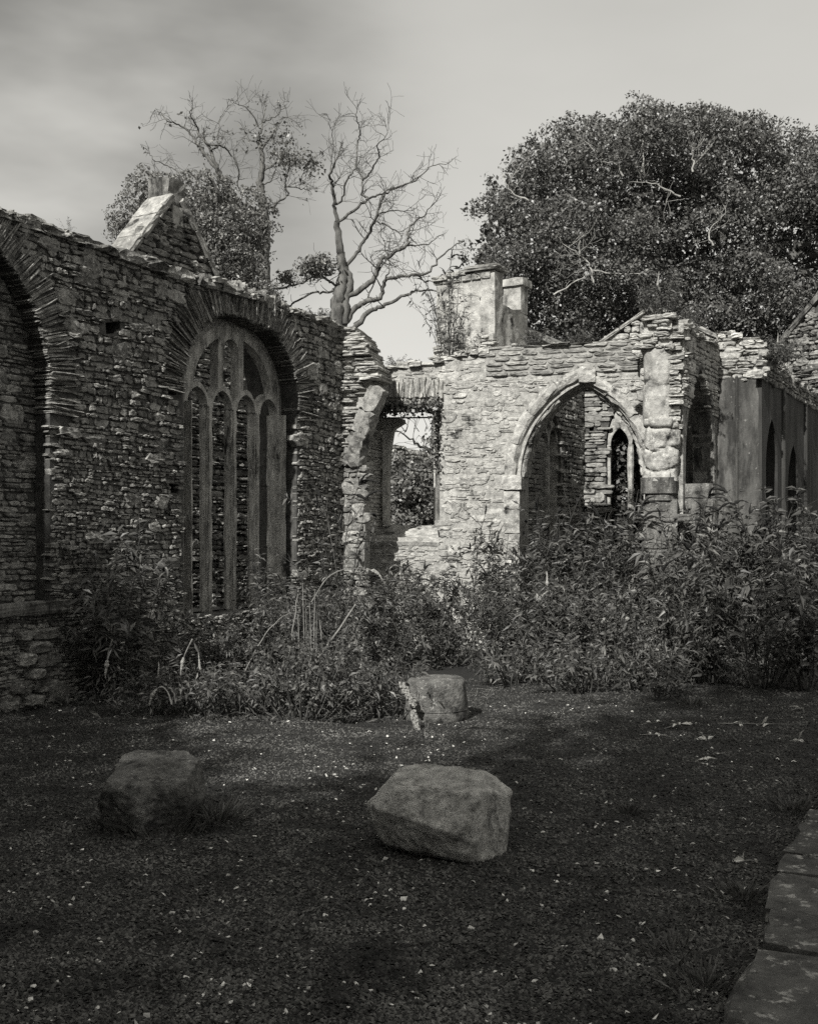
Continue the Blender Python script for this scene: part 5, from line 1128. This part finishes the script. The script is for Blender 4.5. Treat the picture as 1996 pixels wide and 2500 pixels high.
p = px3(1420, 842, 14.6); shrub('low2', p[0], p[1], 0.5, 'weeds showing over the brick parapet', z=p[2])
# ivy curtain on the lintel of the square opening
iv = thing('ivy_curtain', 'dark ivy hanging from the lintel of the square opening', 'ivy', tuple(FW.P(0.6, 2.9, 0.0)))
mb = MB(); rs = np.random.default_rng(15); n = 2600
U_ = rs.uniform(FW.uz(888, 1000)[0], FW.uz(1080, 1000)[0], n); V_ = FW.uz(980, 990)[1] + rs.normal(0.0, 0.06, n)
sd_ = rs.random(n) < 0.30; U_[sd_] = FW.uz(1066, 1000)[0] + rs.normal(0, 0.035, sd_.sum()); V_[sd_] -= rs.random(sd_.sum()) ** 1.6 * 0.9
leaves(mb, FW.P(U_, V_, rs.normal(-0.08, 0.12, n)), 0.05, rs, 0.2, 0.8); mb.build('foliage', M['ever'], iv)
mb = MB()
for k in range(9):
    u = rs.uniform(U_.min(), U_.max()); tube(mb, FW.P([u, u + rs.normal(0, .04), u + rs.normal(0, .06)], [2.98, 3.06, 3.2], [0.02, 0.03, 0.02]), [0.006, 0.005, 0.003], 4)
mb.build('stem', M['stem'], iv)

# ------------------------------------------------------------------ dry stalks, sticks, weeds and litter
rs = np.random.default_rng(19)
def stick(name, label, pts, r0, r1, mat, group=None, cat='stick'):
    mb = MB(); P = smooth_path(pts, 5); P[1:-1] += rs.normal(0, r0 * 0.35, (len(P) - 2, 3)); tube(mb, P, np.linspace(r0, r1, len(P)), 6)
    return tag(mb.build(name, mat, smooth=True, origin=(P[0][0], P[0][1], 0)), label, cat, group)
y_ = gnd(740, 1710)[1]
stick('dry_stalk', 'long pale stick leaning up to the right out of the weed heap', [px3(690, 1710, y_ - .3), px3(765, 1620, y_), px3(868, 1475, y_ + 0.4)], 0.018, 0.007, M['straw'], 'pale dry stalks')
stick('dry_stalk', 'thin straight stalk standing left of the stalk cluster', [px3(699, 1670, y_), px3(712, 1560, y_), px3(728, 1450, y_)], 0.010, 0.006, M['straw'], 'pale dry stalks')
stick('dry_stalk', 'long stalk arching over from the lower left to the stalk cluster', [px3(598, 1640, y_), px3(640, 1560, y_), px3(690, 1505, y_), px3(730, 1495, y_ + .1)], 0.008, 0.003, M['straw'], 'pale dry stalks')
cl = thing('stalk_cluster', 'upright cluster of thin dry stalks in the weed heap', 'plant', tuple(gnd(755, 1690)))
for k in range(9):
    mb = MB(); x = 738 + k * 6.5 + rs.normal(0, 5); tube(mb, smooth_path([px3(x + rs.normal(0, 3), 1680, y_), px3(x, 1570, y_ + rs.normal(0, .05)), px3(x + rs.normal(0, 4), 1480 + rs.uniform(-70, 90), y_)], 4), np.linspace(0.006, 0.003, 9), 5); mb.build('stalk', M['straw'], cl)
def stem_arc(label, pts, Y):
    t = thing('flowering_stem', label, 'plant', tuple(px3(pts[0][0], 1300, Y) * np.array([1, 1, 0]))); mb = MB(); P = smooth_path([px3(a, b, Y) for a, b in pts], 5); tube(mb, P, np.linspace(0.007, 0.003, len(P)), 5); mb.build('stem', M['straw'], t)
    mb = MB(); spike(mb, P[-1], P[-1] - P[-3], 0.16, 0.019, rs); mb.build('flower_spike', M['palespike'], t)
stem_arc('arching stem with a pale drooping flower spike below the broken arch', [(760, 1470), (800, 1410), (850, 1388), (905, 1392)], 11.0)
stem_arc('short stem with a pale curled flower spike low on the left', [(420, 1720), (410, 1690), (395, 1676), (384, 1682)], 9.0)
stem_arc('hanging pale flower spike in the dark bush at the left', [(275, 1560), (265, 1590), (262, 1612)], 9.2)
stem_arc('small pale flower spike on the bush under the tall window', [(470, 1560), (455, 1590), (449, 1605)], 9.3)
def lumpy_spike(label, a, b, Y, r):
    t = thing('pale_flower', label, 'plant', tuple(px3(a[0], 1300, Y) * np.array([1, 1, 0]))); mb = MB(); p0, p1 = px3(*a, Y), px3(*b, Y); L = np.linspace(0, 1, 40)
    C = p0 + (p1 - p0) * L[:, None]
    for c in C:
        for _ in range(7): block(mb, c + np.clip(rs.normal(0, r * 0.55, 3), -r * 0.8, r * 0.8), *np.eye(3), (0.008, 0.008, 0.008), 0.1, 0.5, 1)
    mb.build('flower_spike', M['palespike'], t); mb = MB(); tube(mb, [p0, (p0 + p1) / 2, p1], [0.006] * 3, 5); mb.build('stem', M['stem'], t)
lumpy_spike('upper pale knobbly flower spike leaning on the column drum', (982, 1672), (1012, 1722), 8.75, 0.026)
lumpy_spike('lower pale knobbly flower spike pointing at the gravel by the drum', (1008, 1740), (1022, 1792), 8.6, 0.022)
def weedlet(name, label, x, y, n, h, mat=None, group='weed tufts on the gravel', spread=0.1):
    t = thing(name, label, 'plant', (x, y, 0), group); mb = MB(); C = []; D = []
    for k in range(n):
        a = rs.uniform(0, 6.28); e = rs.random(); C.append((x + math.cos(a) * spread * e, y + math.sin(a) * spread * e, 0.01)); D.append((math.cos(a) * 0.7, math.sin(a) * 0.7, rs.uniform(0.4, 1.6)))
    leaves(mb, np.array(C), h, rs, 0.3, 0.10, 0, True, np.array(D)); mb.build('foliage', mat or M['weed'], t)
for lab, px_, py_, n, h, sp in (('thin weeds at the left foot of the pale-topped boulder', 985, 2085, 60, 0.05, 0.14), ('thin weeds under the flat end of the pale-topped boulder', 1225, 2118, 50, 0.045, 0.10), ('weeds growing at the front foot of the stump-shaped stone', 395, 2035, 150, 0.09, 0.26), ('leggy weeds right of the stump-shaped stone', 530, 2010, 110, 0.13, 0.16), ('weed tuft left of the stump-shaped stone', 270, 2020, 60, 0.07, 0.12), ('small dark tuft on the open gravel right of the boulder', 1535, 1985, 70, 0.06, 0.05), ('weeds along the near end of the paving edge', 1720, 2420, 110, 0.08, 0.14), ('weeds in the middle of the paving edge', 1815, 2200, 110, 0.08, 0.14), ('weeds at the far end of the paving edge', 1935, 1985, 110, 0.09, 0.16), ('dark tuft at the near gravel edge right of the drum', 1420, 1712, 60, 0.07, 0.12), ('grass tuft standing alone behind the fallen twigs', 1690, 1725, 80, 0.09, 0.2), ('grass tuft at the near left of the paving', 1640, 2340, 60, 0.08, 0.12)):
    p = gnd(px_, py_); weedlet('weed_tuft', lab, p[0], p[1], n, h, spread=sp)
def fallen(label, px0, py0, px1, py1, nl):
    a, b_ = gnd(px0, py0), gnd(px1, py1); t = thing('fallen_twig', label, 'twig', tuple(a), 'pale fallen twigs on the gravel'); mb = MB(); P = smooth_path([a + Z * .02, (a + b_) / 2 + Z * .035 + rs.normal(0, .01, 3), b_ + Z * .02], 5); tube(mb, P, np.linspace(0.004, 0.002, len(P)), 4); mb.build('stem', M['straw'], t)
    mb = MB(); C = P[rs.integers(2, len(P), nl)]; leaves(mb, C, 0.095, rs, 0.8, 0.30, 0.0, True, rs.normal(0, 1, (nl, 3)) * np.array([1, 1, 0.5]) + np.array([0, 0, 0.3])); mb.build('leaf', M['dry'], t)
for a in (('twig with curled leaves, leftmost of the pale litter', 1560, 1775, 1615, 1768, 5), ('twig with two leaf tufts in the middle of the pale litter', 1620, 1785, 1690, 1768, 7), ('long bare twig with a leaf curl at the right of the litter', 1750, 1772, 1935, 1774, 5), ('looped twig nearest the left of the litter', 1560, 1800, 1640, 1806, 5), ('short leafy twig below the long bare twig', 1720, 1815, 1745, 1800, 4), ('curled leaf pair alone nearest the boulder', 1695, 1868, 1715, 1862, 3), ('pale twig by the paving edge', 1800, 2116, 1850, 2118, 4), ('leaf pair at the far right of the litter', 1925, 1816, 1950, 1808, 4), ('pale leaf pair lying before the bushes at the right', 1930, 1740, 1960, 1737, 3)): fallen(*a)
# low ground cover under the shrubs, too fine to count
mb = MB(); n = 16000; X = rs.uniform(-3.2, 5.2, n); Yy = rs.uniform(8.6, 14.4, n); pxx = HX + F * X / Yy
edge = np.interp(pxx, [0, 150, 300, 600, 950, 1000, 1050, 1200, 1300, 1600, 2000], [9.6, 9.5, 9.2, 8.95, 8.8, 10.5, 12.3, 12.2, 11.6, 11.1, 10.8])
k = (Yy > edge + rs.normal(0, 0.15, n)); X, Yy = X[k], Yy[k]; n = len(X)
leaves(mb, np.stack([X, Yy, np.abs(rs.normal(0, 0.05, n)) + 0.01], -1), 0.085, rs, 0.5, 0.2, 0.0, True, rs.normal(0, 1, (n, 3)) + np.array([0, 0, 0.8])); tag(mb.build('undergrowth', M['weed']), 'low weeds and litter under the shrubs', kind='stuff')
mb = MB(); n = 5000; Yy = rs.uniform(3.3, 11.5, n); X = rs.uniform(-0.40, 0.40, n) * Yy; k = vnoise(np.stack([X, Yy, X * 0], -1), 1.1, 4) + rs.normal(0, 0.1, n) > 0.62; X, Yy = X[k], Yy[k]; n = len(X)
leaves(mb, np.stack([X, Yy, ground_z(X, Yy)], -1), 0.035, rs, 0.4, 0.16, 0.0, True, rs.normal(0, 1, (n, 3)) + np.array([0, 0, 0.5])); tag(mb.build('grass', M['weed']), 'sparse fine grass and moss in the gravel', kind='stuff')
